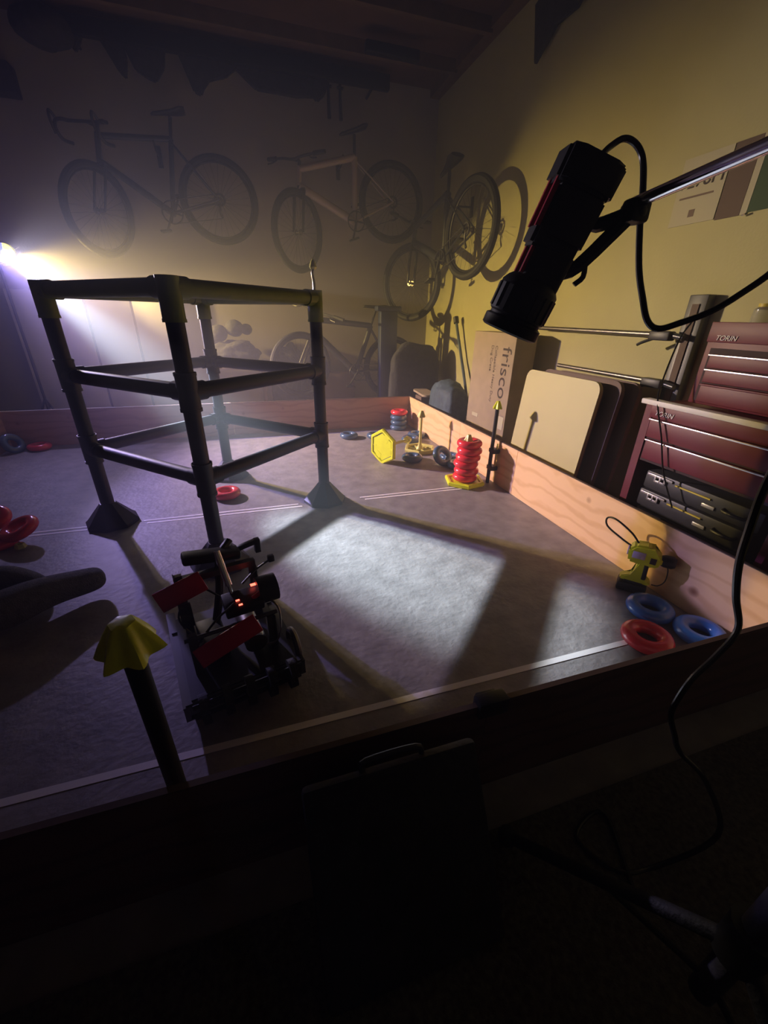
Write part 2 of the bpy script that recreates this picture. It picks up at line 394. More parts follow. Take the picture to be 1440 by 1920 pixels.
for i in range(4):
    ring('red' if i == 3 else 'blue_dim', (1.665 + 0.004 * (i % 2), 1.68, RZ + 0.0525 * i),
         ['dimmed blue ring at the foot of the far corner stack', 'dimmed blue ring second from the floor in the far corner stack',
          'dimmed blue ring third from the floor in the far corner stack', 'red ring topmost on the far corner stack'][i], None, 'rings stacked in the far corner')
# ------------------------------------------------------------------ goals
def cap_bm(R=0.045, h=0.06, z=0.0, lobes=5):
    bm = BM()
    mod = lambda a, r: 1.0 - 0.34 * (r / R) * (0.5 - 0.5 * math.cos(lobes * a)) ** 0.7
    pr = [(R * 0.20, z + h), (R * 0.36, z + h * 0.97), (R * 0.58, z + h * 0.68), (R * 0.82, z + h * 0.32), (R, z)]
    inn = [(R * 0.95, z - 0.001), (R * 0.75, z + h * 0.25), (R * 0.45, z + h * 0.58), (R * 0.2, z + h * 0.85), (R * 0.05, z + h * 0.88)]
    lathe(bm, pr + inn, 60, None, mod); return bm
def make_goal(loc, rot, label, base='ylw', stem='ylwp', solid=True):
    t = thing('mobile_goal', label, 'goal', loc, rot, 'hexagonal mobile goals')
    hexa = lambda r: [(r * math.cos(PI / 3 * k), r * math.sin(PI / 3 * k)) for k in range(6)]
    bm = BM()
    prof = [(0.142, 0.0), (0.150, 0.010), (0.150, 0.026), (0.140, 0.034), (0.122, 0.030), (0.118, 0.012), (0.124, 0.0)]
    rings = []
    for (r, z) in prof: rings.append([bm.verts.new((x, y, z)) for x, y in hexa(r)])
    for a, b in zip(rings, rings[1:] + rings[:1]):
        for i in range(6): bm.faces.new((a[i], a[(i + 1) % 6], b[(i + 1) % 6], b[i]))
    obj('base_rim', bm, base, t, auto=20)
    bm = BM(); prism(bm, hexa(0.112 if solid else 0.034), 0.006, 0.022)
    for k in range(6):
        a = PI / 3 * k + PI / 6; rot_ = Matrix.Rotation(a, 3, 'Z')
        if k % 3 == 0: box(bm, rot_ @ V((0.095, 0, 0.012)), (0.07, 0.05, 0.014), rot_)
        if not solid: box(bm, rot_ @ V((0.075, 0, 0.014)), (0.11, 0.012, 0.014), rot_)
        elif k % 3 == 1: box(bm, rot_ @ V((0.098, 0, 0.012)), (0.06, 0.012, 0.014), rot_)
    obj('base_plate', bm, base, t, auto=20)
    bm = BM(); lathe(bm, [(0.034, 0.018), (0.022, 0.04), (0.0125, 0.07), (0.0115, 0.31)], 20); obj('stem', bm, stem, t)
    obj('fluted_cap', cap_bm(0.040, 0.055, 0.305), stem, t)
    return t
G1 = V((1.625, 0.085, 0.0))
make_goal(G1, 0.25, 'hexagonal yellow goal loaded with the tall red ring stack')
for i in range(6):
    dx = [0.0, 0.004, -0.002, 0.006, 0.010, 0.006][i]
    ring('red', (G1.x + dx, G1.y - dx, 0.0505 + 0.0500 * i), ['red ring at the bottom of the stack on the yellow goal', 'red ring second from the bottom on the yellow goal',
        'red ring third from the bottom on the yellow goal', 'red ring fourth from the bottom on the yellow goal', 'red ring just under the top one on the yellow goal',
        'red ring topmost in the stack on the yellow goal'][i], None, 'red rings stacked on the goal')
make_goal((1.60, 0.90, 0.001), 0.1, 'slim pale yellow goal without rings near the right board', 'ylwp', 'ylwp', False)
# tipped goal: base disc faces the camera, stem points away
ax = V((0.88, 0.47, 0.0)); ax.normalize(); ax = (ax + V((0, 0, -0.10))).normalized()
mt = basis(V((0, 0, 1)) , ax)   # x up, z along the stem
make_goal(V((1.165, 0.66, 0.135)), mt, 'bright yellow goal tipped on its side with hexagonal base towards us', 'ylw', 'ylwp')
# wall stakes
def stake(loc, h, label, r=0.0165, capR=0.052, caph=0.065, clips=(), yellow=False):
    t = thing('wall_stake', label, 'stake', loc)
    bm = BM(); cyl(bm, (0, 0, 0), (0, 0, h), r, seg=20); obj('pole', bm, 'black', t)
    obj('fluted_cap', cap_bm(capR, caph, h - 0.005, 6), 'ylw', t)
    if clips:
        bm = BM()
        for z in clips: box(bm, (0.014, -0.012, z), (0.05, 0.07, 0.03), bev=0.004)
        obj('bracket', bm, 'black', t)
        bm = BM(); cyl(bm, (0.02, -0.032, 0.10), (0.02, -0.032, 0.30), 0.007, seg=12); obj('side_rod', bm, 'ylwp', t)
    return t
stake((1.795, 0.045, 0.0), 0.545, 'black wall stake with small yellow cap by the red ring stack', 0.0135, 0.036, 0.05, (0.12, 0.245))
stake((-0.006, -1.805, 0.0), 0.615, 'dark stake in the left foreground with broad yellow-green fluted cap', 0.0165, 0.052, 0.060)
# ------------------------------------------------------------------ cordless inflator
def inflator():
    t = thing('cordless_inflator', 'lime green cordless inflator with black hose standing against the right board', 'power tool', (1.748, -1.285, 0), math.radians(-50))
    bm = BM(); box(bm, (0, 0, 0.022), (0.115, 0.075, 0.043), bev=0.008); box(bm, (0.0, 0, 0.046), (0.07, 0.05, 0.02), bev=0.004); obj('battery', bm, 'black', t)
    bm = BM(); prism(bm, [(-0.055, 0.05), (0.06, 0.05), (0.064, 0.064), (0.03, 0.075), (0.034, 0.15), (-0.002, 0.155), (-0.012, 0.08), (-0.055, 0.066)], -0.026, 0.026, Matrix.Rotation(PI / 2, 4, 'X'))
    bmesh.ops.bevel(bm, geom=list(bm.edges), offset=0.006, segments=2, affect='EDGES'); h = obj('handle', bm, 'ylw', t)
    bm = BM(); box(bm, (0.030, 0, 0.115), (0.020, 0.055, 0.085), Matrix.Rotation(-0.05, 3, 'Y'), 0.006); obj('grip', bm, 'black', h)
    bm = BM(); prism(bm, [(-0.045, 0.148), (0.05, 0.140), (0.078, 0.160), (0.078, 0.195), (0.035, 0.222), (0.022, 0.238), (-0.03, 0.232), (-0.052, 0.205)], -0.034, 0.034, Matrix.Rotation(PI / 2, 4, 'X'))
    bmesh.ops.bevel(bm, geom=list(bm.edges), offset=0.009, segments=2, affect='EDGES'); b = obj('body', bm, 'ylw', t)
    bm = BM(); lathe(bm, [(0.022, 0), (0.027, 0.012), (0.027, 0.04), (0.02, 0.052), (0.0, 0.054)], 20, Matrix.Translation((0.074, 0, 0.178)) @ Matrix.Rotation(PI / 2, 4, 'Y')); obj('nozzle', bm, 'black', b)
    bm = BM(); box(bm, (-0.01, -0.0355, 0.19), (0.048, 0.004, 0.032), bev=0.0015); box(bm, (-0.052, 0, 0.19), (0.006, 0.035, 0.035), bev=0.002); obj('gauge', bm, 'lilac', b)
    bm = BM(); box(bm, (0.045, -0.0355, 0.178), (0.022, 0.003, 0.026)); obj('vent', bm, 'chestd', b)
    bm = BM(); tube(bm, [(-0.02, 0, 0.228), (-0.06, 0.02, 0.262), (-0.13, 0.07, 0.285), (-0.165, 0.10, 0.27), (-0.155, 0.09, 0.235), (-0.09, 0.04, 0.215), (-0.045, 0.01, 0.205)], 0.0042, 10); obj('hose', bm, 'blackg', t)
    bm = BM(); tube(bm, [(0.09, 0, 0.165), (0.108, 0.0, 0.14), (0.112, 0, 0.085), (0.095, 0, 0.055), (0.07, 0.0, 0.05)], 0.0025, 8); obj('lead', bm, 'blackg', t)
inflator()
# ------------------------------------------------------------------ bikes
def wheel_bm(R, rt):
    X = Matrix.Rotation(PI / 2, 4, 'X')
    a = BM(); torus(a, (0, 0, 0), R - rt, rt, X, 48, 10)
    b = BM(); torus(b, (0, 0, 0), R - rt * 2.2, 0.009, X, 48, 8)
    c = BM()
    for k in range(28):
        an = 2 * PI * k / 28; an2 = an + (0.25 if k % 2 else -0.25)
        cyl(c, (0.02 * math.cos(an2), (0.025 if k % 4 < 2 else -0.025), 0.02 * math.sin(an2)), ((R - rt * 2.3) * math.cos(an), 0, (R - rt * 2.3) * math.sin(an)), 0.0011, seg=4, caps=False)
    d = BM(); cyl(d, (0, -0.05, 0), (0, 0.05, 0), 0.012, seg=14); cyl(d, (0, -0.032, 0), (0, -0.026, 0), 0.026, seg=16); cyl(d, (0, 0.026, 0), (0, 0.032, 0), 0.026, seg=16)
    return a, b, c, d
def bike(label, rear, front, steer, R=0.345, rt=0.027, frame='bdark', style='flat', side=(0, 0, 1), forkm='black', yaw_bar=None):
    rear, front = V(rear), V(front); w = (front - rear).length
    t = thing('bicycle', label, 'bicycle', rear, basis(front - rear, side), 'bicycles hung along the walls')
    BB = V((0.43, 0, -0.06)); ST = V((0.27, 0, 0.43)); HT = V((w - 0.20, 0, 0.46)); HB = V((w - 0.15, 0, 0.34))
    if style == 'road': HT = V((w - 0.20, 0, 0.50)); ST = V((0.27, 0, 0.45))
    bm = BM()
    k_ = 1.7 if style == 'mtb' else 1.3
    for a, b, r in ((BB, ST, 0.016 * k_), (ST, HT, 0.017 * k_), (BB, HB, 0.021 * k_), (HT + (HT - HB).normalized() * 0.02, HB, 0.022)): cyl(bm, a, b, r, seg=14)
    for s in (-1, 1):
        cyl(bm, BB + V((0, s * 0.02, 0)), V((0, s * 0.06, 0)), 0.010, 0.008, 10); cyl(bm, ST + V((0, s * 0.015, -0.03)), V((0, s * 0.06, 0)), 0.008, 0.007, 10)
    cyl(bm, BB + V((0, -0.035, 0)), BB + V((0, 0.035, 0)), 0.024, seg=16)
    obj('frame', bm, frame, t)
    # rear wheel
    def wheel(parent, loc, rot=None):
        a, b, c, d = wheel_bm(R, rt)
        o = obj('wheel', a, 'tire', parent)
        m = Matrix.Translation(loc) @ (rot or Matrix.Identity(4)); o.matrix_local = m
        obj('rim', b, 'black', o); obj('spokes', c, 'grey', o); obj('hub', d, 'alu', o)
        return o
    wheel(t, V((0, 0, 0)))
    axis = (HT - HB).normalized(); off = V((w, 0, 0))
    rot = Matrix.Rotation(steer, 4, axis)
    about = Matrix.Translation(HB) @ rot @ Matrix.Translation(-HB)
    wheel(t, about @ off, rot)
    cr = HB - axis * 0.03
    bm = BM(); cyl(bm, HB, cr, 0.02, seg=14)
    cyl(bm, cr + V((0, -0.065, -0.0)), cr + V((0, 0.065, 0)), 0.016, seg=12)
    fr = 0.016 if style == 'mtb' else 0.011
    for s in (-1, 1): cyl(bm, cr + V((0, s * 0.06, 0)), off + V((0, s * 0.06, 0)), fr, fr * 0.8, 12)
    bmesh.ops.transform(bm, matrix=about, verts=bm.verts); obj('fork', bm, forkm, t)
    bm = BM(); sm = HT + axis * 0.06; cyl(bm, HT, sm, 0.014, seg=12); hb = sm + V((0.08, 0, 0.02)); cyl(bm, sm, hb, 0.013, seg=12)
    ab = about if yaw_bar is None else Matrix.Translation(HB) @ Matrix.Rotation(yaw_bar, 4, axis) @ Matrix.Translation(-HB)
    bmesh.ops.transform(bm, matrix=ab, verts=bm.verts); obj('stem', bm, 'black', t)
    bm = BM()
    if style == 'road':
        tube(bm, [hb + V(p) for p in ((0, -0.21, 0), (0, 0, 0), (0, 0.21, 0))], 0.012, 10, 4)
        for s in (-1, 1):
            tube(bm, [hb + V(p) for p in ((0, s * 0.20, 0), (0.05, s * 0.215, 0.005), (0.10, s * 0.22, -0.01), (0.115, s * 0.22, -0.06), (0.08, s * 0.22, -0.12), (0.0, s * 0.22, -0.14))], 0.013, 10)
            tube(bm, [hb + V(p) for p in ((0.09, s * 0.22, 0.01), (0.125, s * 0.22, 0.05), (0.14, s * 0.22, 0.0), (0.13, s * 0.22, -0.09))], 0.010, 8)
    else:
        wd = 0.34
        tube(bm, [hb + V(p) for p in ((-0.04, -wd, 0.02), (-0.01, -wd * 0.4, 0.015), (0, 0, 0), (-0.01, wd * 0.4, 0.015), (-0.04, wd, 0.02))], 0.011, 10, 6)
    bmesh.ops.transform(bm, matrix=ab, verts=bm.verts); hbo = obj('handlebar', bm, 'black', t)
    if style != 'road':
        for s in (-1, 1):
            bm = BM(); cyl(bm, hb + V((-0.04, s * 0.35, 0.02)), hb + V((-0.025, s * 0.23, 0.019)), 0.017, seg=12)
            bmesh.ops.transform(bm, matrix=ab, verts=bm.verts); obj('grip', bm, 'tire', hbo)
            bm = BM(); tube(bm, [hb + V((0.0, s * 0.20, 0.01)), hb + V((0.03, s * 0.24, -0.005)), hb + V((0.03, s * 0.30, -0.01))], 0.006, 6)
            bmesh.ops.transform(bm, matrix=ab, verts=bm.verts); obj('brake_lever', bm, 'black', hbo)
    sd = (ST - BB).normalized(); sp = ST + sd * (0.15 if style == 'road' else 0.17)
    bm = BM(); cyl(bm, ST, sp, 0.0135, seg=12); obj('seatpost', bm, 'black', t)
    bm = BM()
    prev = None; secs = ((-0.13, 0.068, 0.018, 0.012), (-0.09, 0.078, 0.022, 0.012), (-0.02, 0.052, 0.018, 0.006), (0.06, 0.026, 0.016, 0.006), (0.12, 0.019, 0.014, 0.006), (0.145, 0.010, 0.008, 0.002))
    rg = []
    for x, hw, hh, zz in secs: rg.append([bm.verts.new(sp + V((x, hw * math.cos(a * PI / 5), 0.02 + zz + hh * math.sin(a * PI / 5)))) for a in range(10)])
    for a, b in zip(rg, rg[1:]):
        for j in range(10): bm.faces.new((a[j], a[(j + 1) % 10], b[(j + 1) % 10], b[j]))
    bm.faces.new(rg[0][::-1]); bm.faces.new(rg[-1]); obj('saddle', bm, 'black', t, auto=80)
    bm = BM(); Xr = Matrix.Rotation(PI / 2, 4, 'X'); torus(bm, BB + V((0, 0.045, 0)), 0.085, 0.006, Xr, 36, 6)
    for k in range(4):
        a = k * PI / 2 + .4; cyl(bm, BB + V((0, 0.045, 0)), BB + V((0.083 * math.cos(a), 0.045, 0.083 * math.sin(a))), 0.007, seg=6)
    obj('chainring', bm, 'black', t)
    ca = V((math.cos(-1.0), 0, math.sin(-1.0)))
    for s in (-1, 1):
        e = BB + V((0, s * 0.065, 0)) + ca * 0.17 * s; bm = BM(); cyl(bm, BB + V((0, s * 0.055, 0)), e, 0.011, 0.009, 10); co = obj('crank', bm, 'black', t)
        bm = BM(); box(bm, e + V((0, s * 0.05, 0)), (0.09, 0.08, 0.018), bev=0.004); obj('pedal', bm, 'black', co)
    bm = BM(); torus(bm, (0, 0.04, 0), 0.045, 0.010, Xr, 24, 6); tube(bm, [(0.0, 0.05, -0.03), (0.02, 0.05, -0.09), (0.01, 0.05, -0.14)], 0.010, 8); obj('derailleur', bm, 'grey', t)
    bm = BM()
    cyl(bm, (0, 0.042, 0.045), BB + V((0, 0.045, 0.085)), 0.0035, seg=6); cyl(bm, (0.01, 0.045, -0.14), BB + V((0, 0.045, -0.085)), 0.0035, seg=6); obj('chain', bm, 'grey', t)
    # wall hook under the top tube: a hanging arm that carries it
    return t
B1 = bike('dark racing bicycle with drop bars hung on the back wall, leftmost', (0.126, 2.50, 2.027), (-0.891, 2.50, 1.871), math.radians(54), frame='bdark', style='road')
B2 = bike('beige mountain bicycle hung on the back wall left of the corner', (1.800, 2.50, 2.140), (0.824, 2.46, 1.823), math.radians(38), R=0.35, rt=0.028, frame='bpale', style='mtb')
B3 = bike('dark mountain bicycle hanging along the right wall with its big rear tyre nearest', (2.13, 1.34, 1.765), (2.00, 2.36, 1.42), math.radians(28), R=0.375, rt=0.032, frame='bdark', style='mtb')
B4 = bike('dim bicycle standing behind the far board, below the other bicycles', (1.80, 2.38, 0.555), (0.75, 2.33, 0.595), math.radians(10), R=0.34, rt=0.028, frame='bdark', style='mtb', yaw_bar=math.radians(38))
# hooks
def hook(x, y, z, dirv, label):
    bm = BM(); d = V(dirv)
    tube(bm, [V((x, y, z)), V((x, y, z)) + d * 0.6, V((x, y, z)) + d + V((0, 0, 0.05))], 0.008, 8, 5)
    box(bm, V((x, y, z)) , (0.04 if abs(d.y) > 0 else 0.012, 0.012 if abs(d.y) > 0 else 0.04, 0.16), bev=0.003)
    wobj('bike_hook', bm, 'black', (x, y, z), label, 'hook', 'wall hooks that carry the bicycles')
hook(-0.35, 2.745, 2.36, (0, -0.26, 0), 'wall hook under the top tube of the leftmost bicycle')
hook(1.30, 2.745, 2.42, (0, -0.26, 0), 'wall hook under the top tube of the beige bicycle')
hook(2.362, 1.80, 2.02, (-0.26, 0, 0), 'wall hook under the top tube of the right wall bicycle')
# lumps in the far corner
def lump(name, c, s, m, label, cat, seed=0, amp=0.12, sub=4, group=None, flat=True, sq=1.0):
    bm = BM(); bmesh.ops.create_icosphere(bm, subdivisions=sub, radius=1)
    from mathutils import noise
    for v in bm.verts:
        n = noise.noise(v.co * 1.7 + V((seed, seed * 2.1, 0))) * amp + noise.noise(v.co * 4 + V((seed, 0, 3))) * amp * 0.5
        v.co = V([math.copysign(abs(q) ** sq, q) for q in v.co]) * (1 + n)
        v.co = V((v.co.x * s[0], v.co.y * s[1], v.co.z * s[2]))
        if flat and v.co.z < -s[2] * 0.8: v.co.z = -s[2] * 0.8
    o = obj(name, bm, m, None, c, auto=180); return tag(o, label, cat, group)
lump('covered_heap', (1.95, 2.01, 0.39), (0.29, 0.11, 0.44), 'cloth', 'dark heap in the back corner in front of the dim bicycle', 'heap', 3, 0.10, sq=0.6)
bm = BM(); box(bm, (1.69, 2.20, 0.58), (0.20, 0.12, 1.14), bev=0.03); box(bm, (1.69, 2.20, 1.165), (0.27, 0.13, 0.05), bev=0.015)
wobj('tall_bag', bm, 'navy', (1.69, 2.20, 0.01), 'tall narrow navy bag standing before the dim bicycle', 'bag')
bm = BM(); box(bm, (1.20, 2.64, 0.25), (0.4, 0.18, 0.48), bev=0.02); wobj('storage_box', bm, 'brown', (1.20, 2.64, 0.01), 'low dark box on the floor below the dim bicycle', 'box')
hp = [(-0.06, 2.60, 0.90, 0.085), (0.105, 2.60, 0.95, 0.085), (0.225, 2.60, 0.94, 0.055)]
bm = BM(); box(bm, (0.08, 2.58, 0.56), (0.60, 0.30, 0.03), bev=0.005)
for x in (-0.19, 0.35):
    for y in (2.46, 2.70): box(bm, (x, y, 0.275), (0.03, 0.03, 0.55))
wobj('low_shelf', bm, 'brown', (0.16, 2.58, 0.0), 'low dim shelf behind the ladder carrying rounded bundles', 'shelf')
for i, (x, y, z, r) in enumerate(hp):
    o = lump('sports_helmet', (x, y, z), (r * 1.1, r, r), 'cloth', ['dim round helmet at the left end of the hazy heap', 'dim round helmet in the middle on top of the hazy heap',
             'small dim round helmet at the right on the hazy heap'][i], 'helmet', i, 0.05, 3, 'dim helmets behind the ladder', flat=False)
lump('clothes_heap', (0.10, 2.57, 0.70), (0.24, 0.13, 0.13), 'cloth', 'hazy heap of dark clothes under the round helmets', 'clothes', 7, 0.25)
lump('sports_bag', (0.64, 2.61, 0.36), (0.20, 0.10, 0.42), 'cloth', 'hazy dark bag to the right of the heap of clothes', 'bag', 11, 0.2)
bm = BM(); tube(bm, [(0.905, 2.62, 0.0), (0.90, 2.63, 0.5), (0.905, 2.66, 0.90)], 0.013, 8); box(bm, (0.905, 2.62, 0.30), (0.10, 0.03, 0.56), bev=0.006)
wobj('snow_shovel', bm, 'black', (0.905, 2.62, 0.0), 'thin dark upright tool with a bright tip behind the right ladder post', 'tool')
# rail and hanging things high on the back wall
bm = BM(); box(bm, (0.40, 2.52, 3.045), (2.72, 0.06, 0.11), bev=0.006)
for x in (-0.8, 0.2, 1.0, 1.6): cyl(bm, (x, 2.52, 3.0), (x, 2.74, 3.0), 0.012, seg=8)
wobj('wall_rail', bm, 'black', (0.40, 2.52, 3.0), 'long dark rail carrying tools high on the back wall', 'rail')
bm = BM(); box(bm, (1.62, 2.0, 3.03), (0.46, 0.07, 0.07), bev=0.01); wobj('ceiling_bar', bm, 'black', (1.62, 2.0, 3.0), 'short dark bar slung under the ceiling near the corner', 'bar')
random.seed(5)
def hanging(poly, y, label, m='cloth', cat='cloth', name='hanging_cloth', th=0.05):
    bm = BM(); prism(bm, poly, -th / 2, th / 2, Matrix.Translation((0, y, 0)) @ Matrix.Rotation(PI / 2, 4, 'X'))
    bmesh.ops.bevel(bm, geom=list(bm.edges), offset=th * 0.25, segments=2, affect='EDGES')
    cx = sum(p[0] for p in poly) / len(poly); cz = max(p[1] for p in poly)
    return wobj(name, bm, m, (cx, y, cz), label, cat, 'dark things hanging from the high rail')
hanging([(-0.06, 3.02), (0.50, 3.04), (0.30, 2.90), (0.16, 2.88), (0.09, 2.76), (0.03, 2.78)], 2.56, 'wide dark cloth tapering to a point below the middle of the high rail')
hanging([(0.32, 3.02), (1.10, 3.02), (1.13, 2.88), (0.90, 2.86), (0.55, 2.86)], 2.57, 'broad dark sheet on the right half of the high rail')
hanging([(-0.48, 3.06), (-0.14, 3.05), (-0.17, 2.90), (-0.25, 2.80), (-0.32, 2.82), (-0.40, 2.86)], 2.56, 'dark cloth left of the pointed one on the high rail')
hanging([(-0.66, 3.08), (-0.46, 3.06), (-0.44, 2.92), (-0.47, 2.79), (-0.52, 2.83), (-0.58, 2.94)], 2.56, 'narrow dark cloth hanging low on the left of the high rail')
hanging([(-0.92, 3.07), (-0.72, 3.07), (-0.74, 2.98), (-0.80, 2.90), (-0.84, 2.96)], 2.56, 'short dark cloth at the left end of the high rail')
hanging([(1.04, 3.03), (1.20, 3.03), (1.16, 2.90), (1.08, 2.84), (1.03, 2.88)], 2.55, 'small dark bag on the high rail left of the two thin tools')
for x, lb in ((1.19, 'left of the two thin dark tools hanging from the high rail'), (1.30, 'right of the two thin dark tools hanging from the high rail')):
    bm = BM(); tube(bm, [(x, 2.56, 3.0), (x, 2.56, 2.85), (x + 0.004, 2.56, 2.745)], lambda s: 0.012 + 0.006 * s, 8); cyl(bm, (x - 0.03, 2.56, 2.97), (x + 0.03, 2.56, 2.97), 0.012, seg=8)
    wobj('hanging_tool', bm, 'black', (x, 2.56, 3.0), lb, 'tool', 'dark things hanging from the high rail')
lump('duffel_bag', (-0.98, 2.52, 3.0), (0.20, 0.12, 0.12), 'cloth', 'dark round bag high in the upper left corner', 'bag', 21, 0.1, flat=False)
# dark pennant high on the right wall
bm = BM(); prism(bm, [(0.98, 2.66), (1.06, 2.98), (0.62, 3.08), (0.34, 2.98), (0.60, 2.76), (0.80, 2.78)], 0, 0.03, Matrix(((0, 0, 1, 2.31), (1, 0, 0, 0), (0, 1, 0, 0), (0, 0, 0, 1))))
bmesh.ops.bevel(bm, geom=list(bm.edges), offset=0.006, segments=2, affect='EDGES')
wobj('hanging_cloth', bm, 'cloth', (2.33, 0.8, 2.68), 'dark three-cornered cloth high on the right wall', 'cloth')
# ------------------------------------------------------------------ right wall posters
def onwall(name, y0, y1, z0, z1, m, label, x=2.366, skew=0.0):
    bm = BM(); vs = [(x, y0, z0), (x, y1, z0), (x, y1, z1), (x, y0, z1)]
    box(bm, (x, (y0 + y1) / 2, (z0 + z1) / 2), (0.004, abs(y1 - y0), z1 - z0))
    return wobj(name, bm, m, (x, (y0 + y1) / 2, z0), label, 'poster')
pz = onwall('number_sheet', -0.405, -0.640, 1.525, 1.80, 'paper', 'pale number sheet on the right wall under the chrome rod')
# text on wall_right (normal -x): local x -> -y, local y -> +z
def wall_text(s, size, y, z, parent, m='ink', x=2.362, **k):
    mt_ = Matrix(((0, 0, -1, x), (-1, 0, 0, y), (0, 1, 0, z), (0, 0, 0, 1)))
    mt_ = Matrix.Translation(-parent.matrix_world.translation) @ mt_ if False else Matrix.Translation(-V(parent.location)) @ mt_
    return text_mesh('printed_number' if len(s) < 8 else 'printed_line', s, size, m, parent, mt_, **k)
wall_text('9278M', 0.078, -0.415, 1.675, pz)
for (y, z, w_, h_) in ((-0.43, 1.638, 0.17, 0.008), (-0.50, 1.57, 0.03, 0.03)):
    bm = BM(); box(bm, (2.3635, y - w_ / 2, z), (0.001, w_, h_)); o = wobj('printed_line', bm, 'brown', (2.3635, y, z), parent=pz); o.location = V(o.location) - V(pz.location)
onwall('dark_sheet', -0.645, -0.755, 1.52, 1.80, 'edge', 'dark grey sheet on the right wall beside the number sheet')
onwall('pale_strip', -0.757, -0.785, 1.52, 1.80, 'paper', 'narrow pale strip between the grey and the green sheets')
onwall('green_poster', -0.787, -1.05, 1.525, 1.82, 'green', 'dark green poster at the right edge of the picture')
bm = BM(); cyl(bm, (2.358, -0.775, 1.515), (2.35, -0.795, 1.518), 0.004, seg=8); wobj('wall_pin', bm, 'chrome', (2.358, -0.785, 1.515), 'tiny bright pin under the green poster', 'pin')
# ------------------------------------------------------------------ cardboard box
t = thing('cardboard_box', 'tall cardboard box printed frisco standing behind the right board', 'box', (2.19, 0.70, 0.0), 0.0)
bm = BM(); box(bm, (0, 0, 0.497), (0.18, 0.62, 0.992), bev=0.004); obj('carton', bm, 'card', t)
def box_text(s, size, y, z, nm):
    mt_ = Matrix(((0, 0, -1, -0.0905), (0, -1, 0, y), (-1, 0, 0, z), (0, 0, 0, 1)))   # local x -> -z, local y -> -y
    text_mesh(nm, s, size, 'ink', t, mt_, ext=0.0004)
box_text('frisco', 0.175, -0.155, 0.90, 'printed_name')
box_text('Collapsible Heavy Duty', 0.046, -0.045, 0.90, 'printed_line')
box_text('Dog Crate', 0.046, 0.015, 0.90, 'printed_line')
bm = BM(); box(bm, (-0.091, -0.24, 0.33), (0.002, 0.10, 0.10)); obj('shipping_label', bm, 'paper', t)
bm = BM(); box(bm, (-0.091, 0.16, 0.315), (0.002, 0.10, 0.03)); obj('paper_strip', bm, 'paper', t)
# folding tables
def rrect(w, h, r, n=6):
    P = []
    for cx, cy, a0 in ((w / 2 - r, h / 2 - r, 0), (-w / 2 + r, h / 2 - r, PI / 2), (-w / 2 + r, -h / 2 + r, PI), (w / 2 - r, -h / 2 + r, 3 * PI / 2)):
        for k in range(n + 1): a = a0 + PI / 2 * k / n; P.append((cx + r * math.cos(a), cy + r * math.sin(a)))
    return P
def table(x, y, h, w, label, lean, mt_='cream'):
    a = lean; m = Matrix(((0, 0, 1), (1, 0, 0), (0, 1, 0))).to_4x4()   # local x->y, y->z, z->x
    rt_ = Matrix.Translation((x, y, 0)) @ Matrix.Rotation(a, 4, 'Y')
    t = thing('folding_table', label, 'table', (x, y, 0), Matrix.Rotation(a, 3, 'Y'), 'folded tables leaning behind the right board')
    bm = BM(); prism(bm, rrect(w, h, 0.055), -0.012, 0.012, Matrix.Translation((0, 0, h / 2)) @ m); bmesh.ops.bevel(bm, geom=[e for e in bm.edges if e.calc_face_angle(0) > 1], offset=0.004, segments=2, affect='EDGES'); obj('table_top', bm, mt_, t)
    bm = BM(); prism(bm, rrect(w - 0.05, h - 0.05, 0.05), 0.012, 0.045, Matrix.Translation((0, 0, h / 2)) @ m); obj('underside', bm, 'brown', t)
    bm = BM(); tube(bm, [(0.052, -w * 0.3, h - 0.08), (0.055, -w * 0.3, 0.2), (0.055, w * 0.3, 0.2), (0.052, w * 0.3, h - 0.08)], 0.010, 8, 0); obj('leg_frame', bm, 'grey', t)
table(1.965, -0.24, 0.79, 0.66, 'cream folding table leaning behind the right board, front one', math.radians(5))
table(2.043, -0.305, 0.80, 0.66, 'second folding table just behind the cream one, mostly hidden', math.radians(5), 'brown')
table(2.121, -0.345, 0.795, 0.66, 'third folding table nearest the right wall, only its dark edge shows', math.radians(5), 'brown')
# clamp rack
t = thing('clamp_rack', 'grey metal upright rack left of the red tool chest', 'rack', (2.335, -0.735, 0.0))
bm = BM(); rr = Matrix.Rotation(0.05, 3, 'X'); box(bm, (0, 0, 0.62), (0.05, 0.095, 1.18), bev=0.004); obj('upright', bm, 'grey', t)
bm = BM(); box(bm, (-0.028, 0.0, 0.62), (0.006, 0.035, 1.1)); obj('channel', bm, 'edge', t)
def clamp(z, y0, y1, label):
    t = thing('bar_clamp', label, 'clamp', (2.285, y0, z), None, 'bar clamps on the rack')
    bm = BM(); cyl(bm, (0, 0, 0), (0, y1 - y0, 0.005), 0.013, seg=12); obj('bar', bm, 'alu', t)
    bm = BM(); box(bm, (-0.015, -0.03, -0.005), (0.05, 0.12, 0.045), bev=0.008); tube(bm, [(-0.02, 0.01, -0.02), (-0.03, 0.06, -0.04), (-0.03, 0.09, -0.055)], 0.008, 8); obj('head', bm, 'black', t)
    bm = BM(); cyl(bm, (-0.01, -0.08, 0), (-0.01, -0.15, -0.01), 0.014, seg=12); obj('grip', bm, 'bdark', t)
clamp(1.03, -0.60, 0.45, 'upper bar clamp lying level from the rack to the lamp')
clamp(0.80, -0.63, 0.12, 'lower bar clamp lying level above the folding tables')
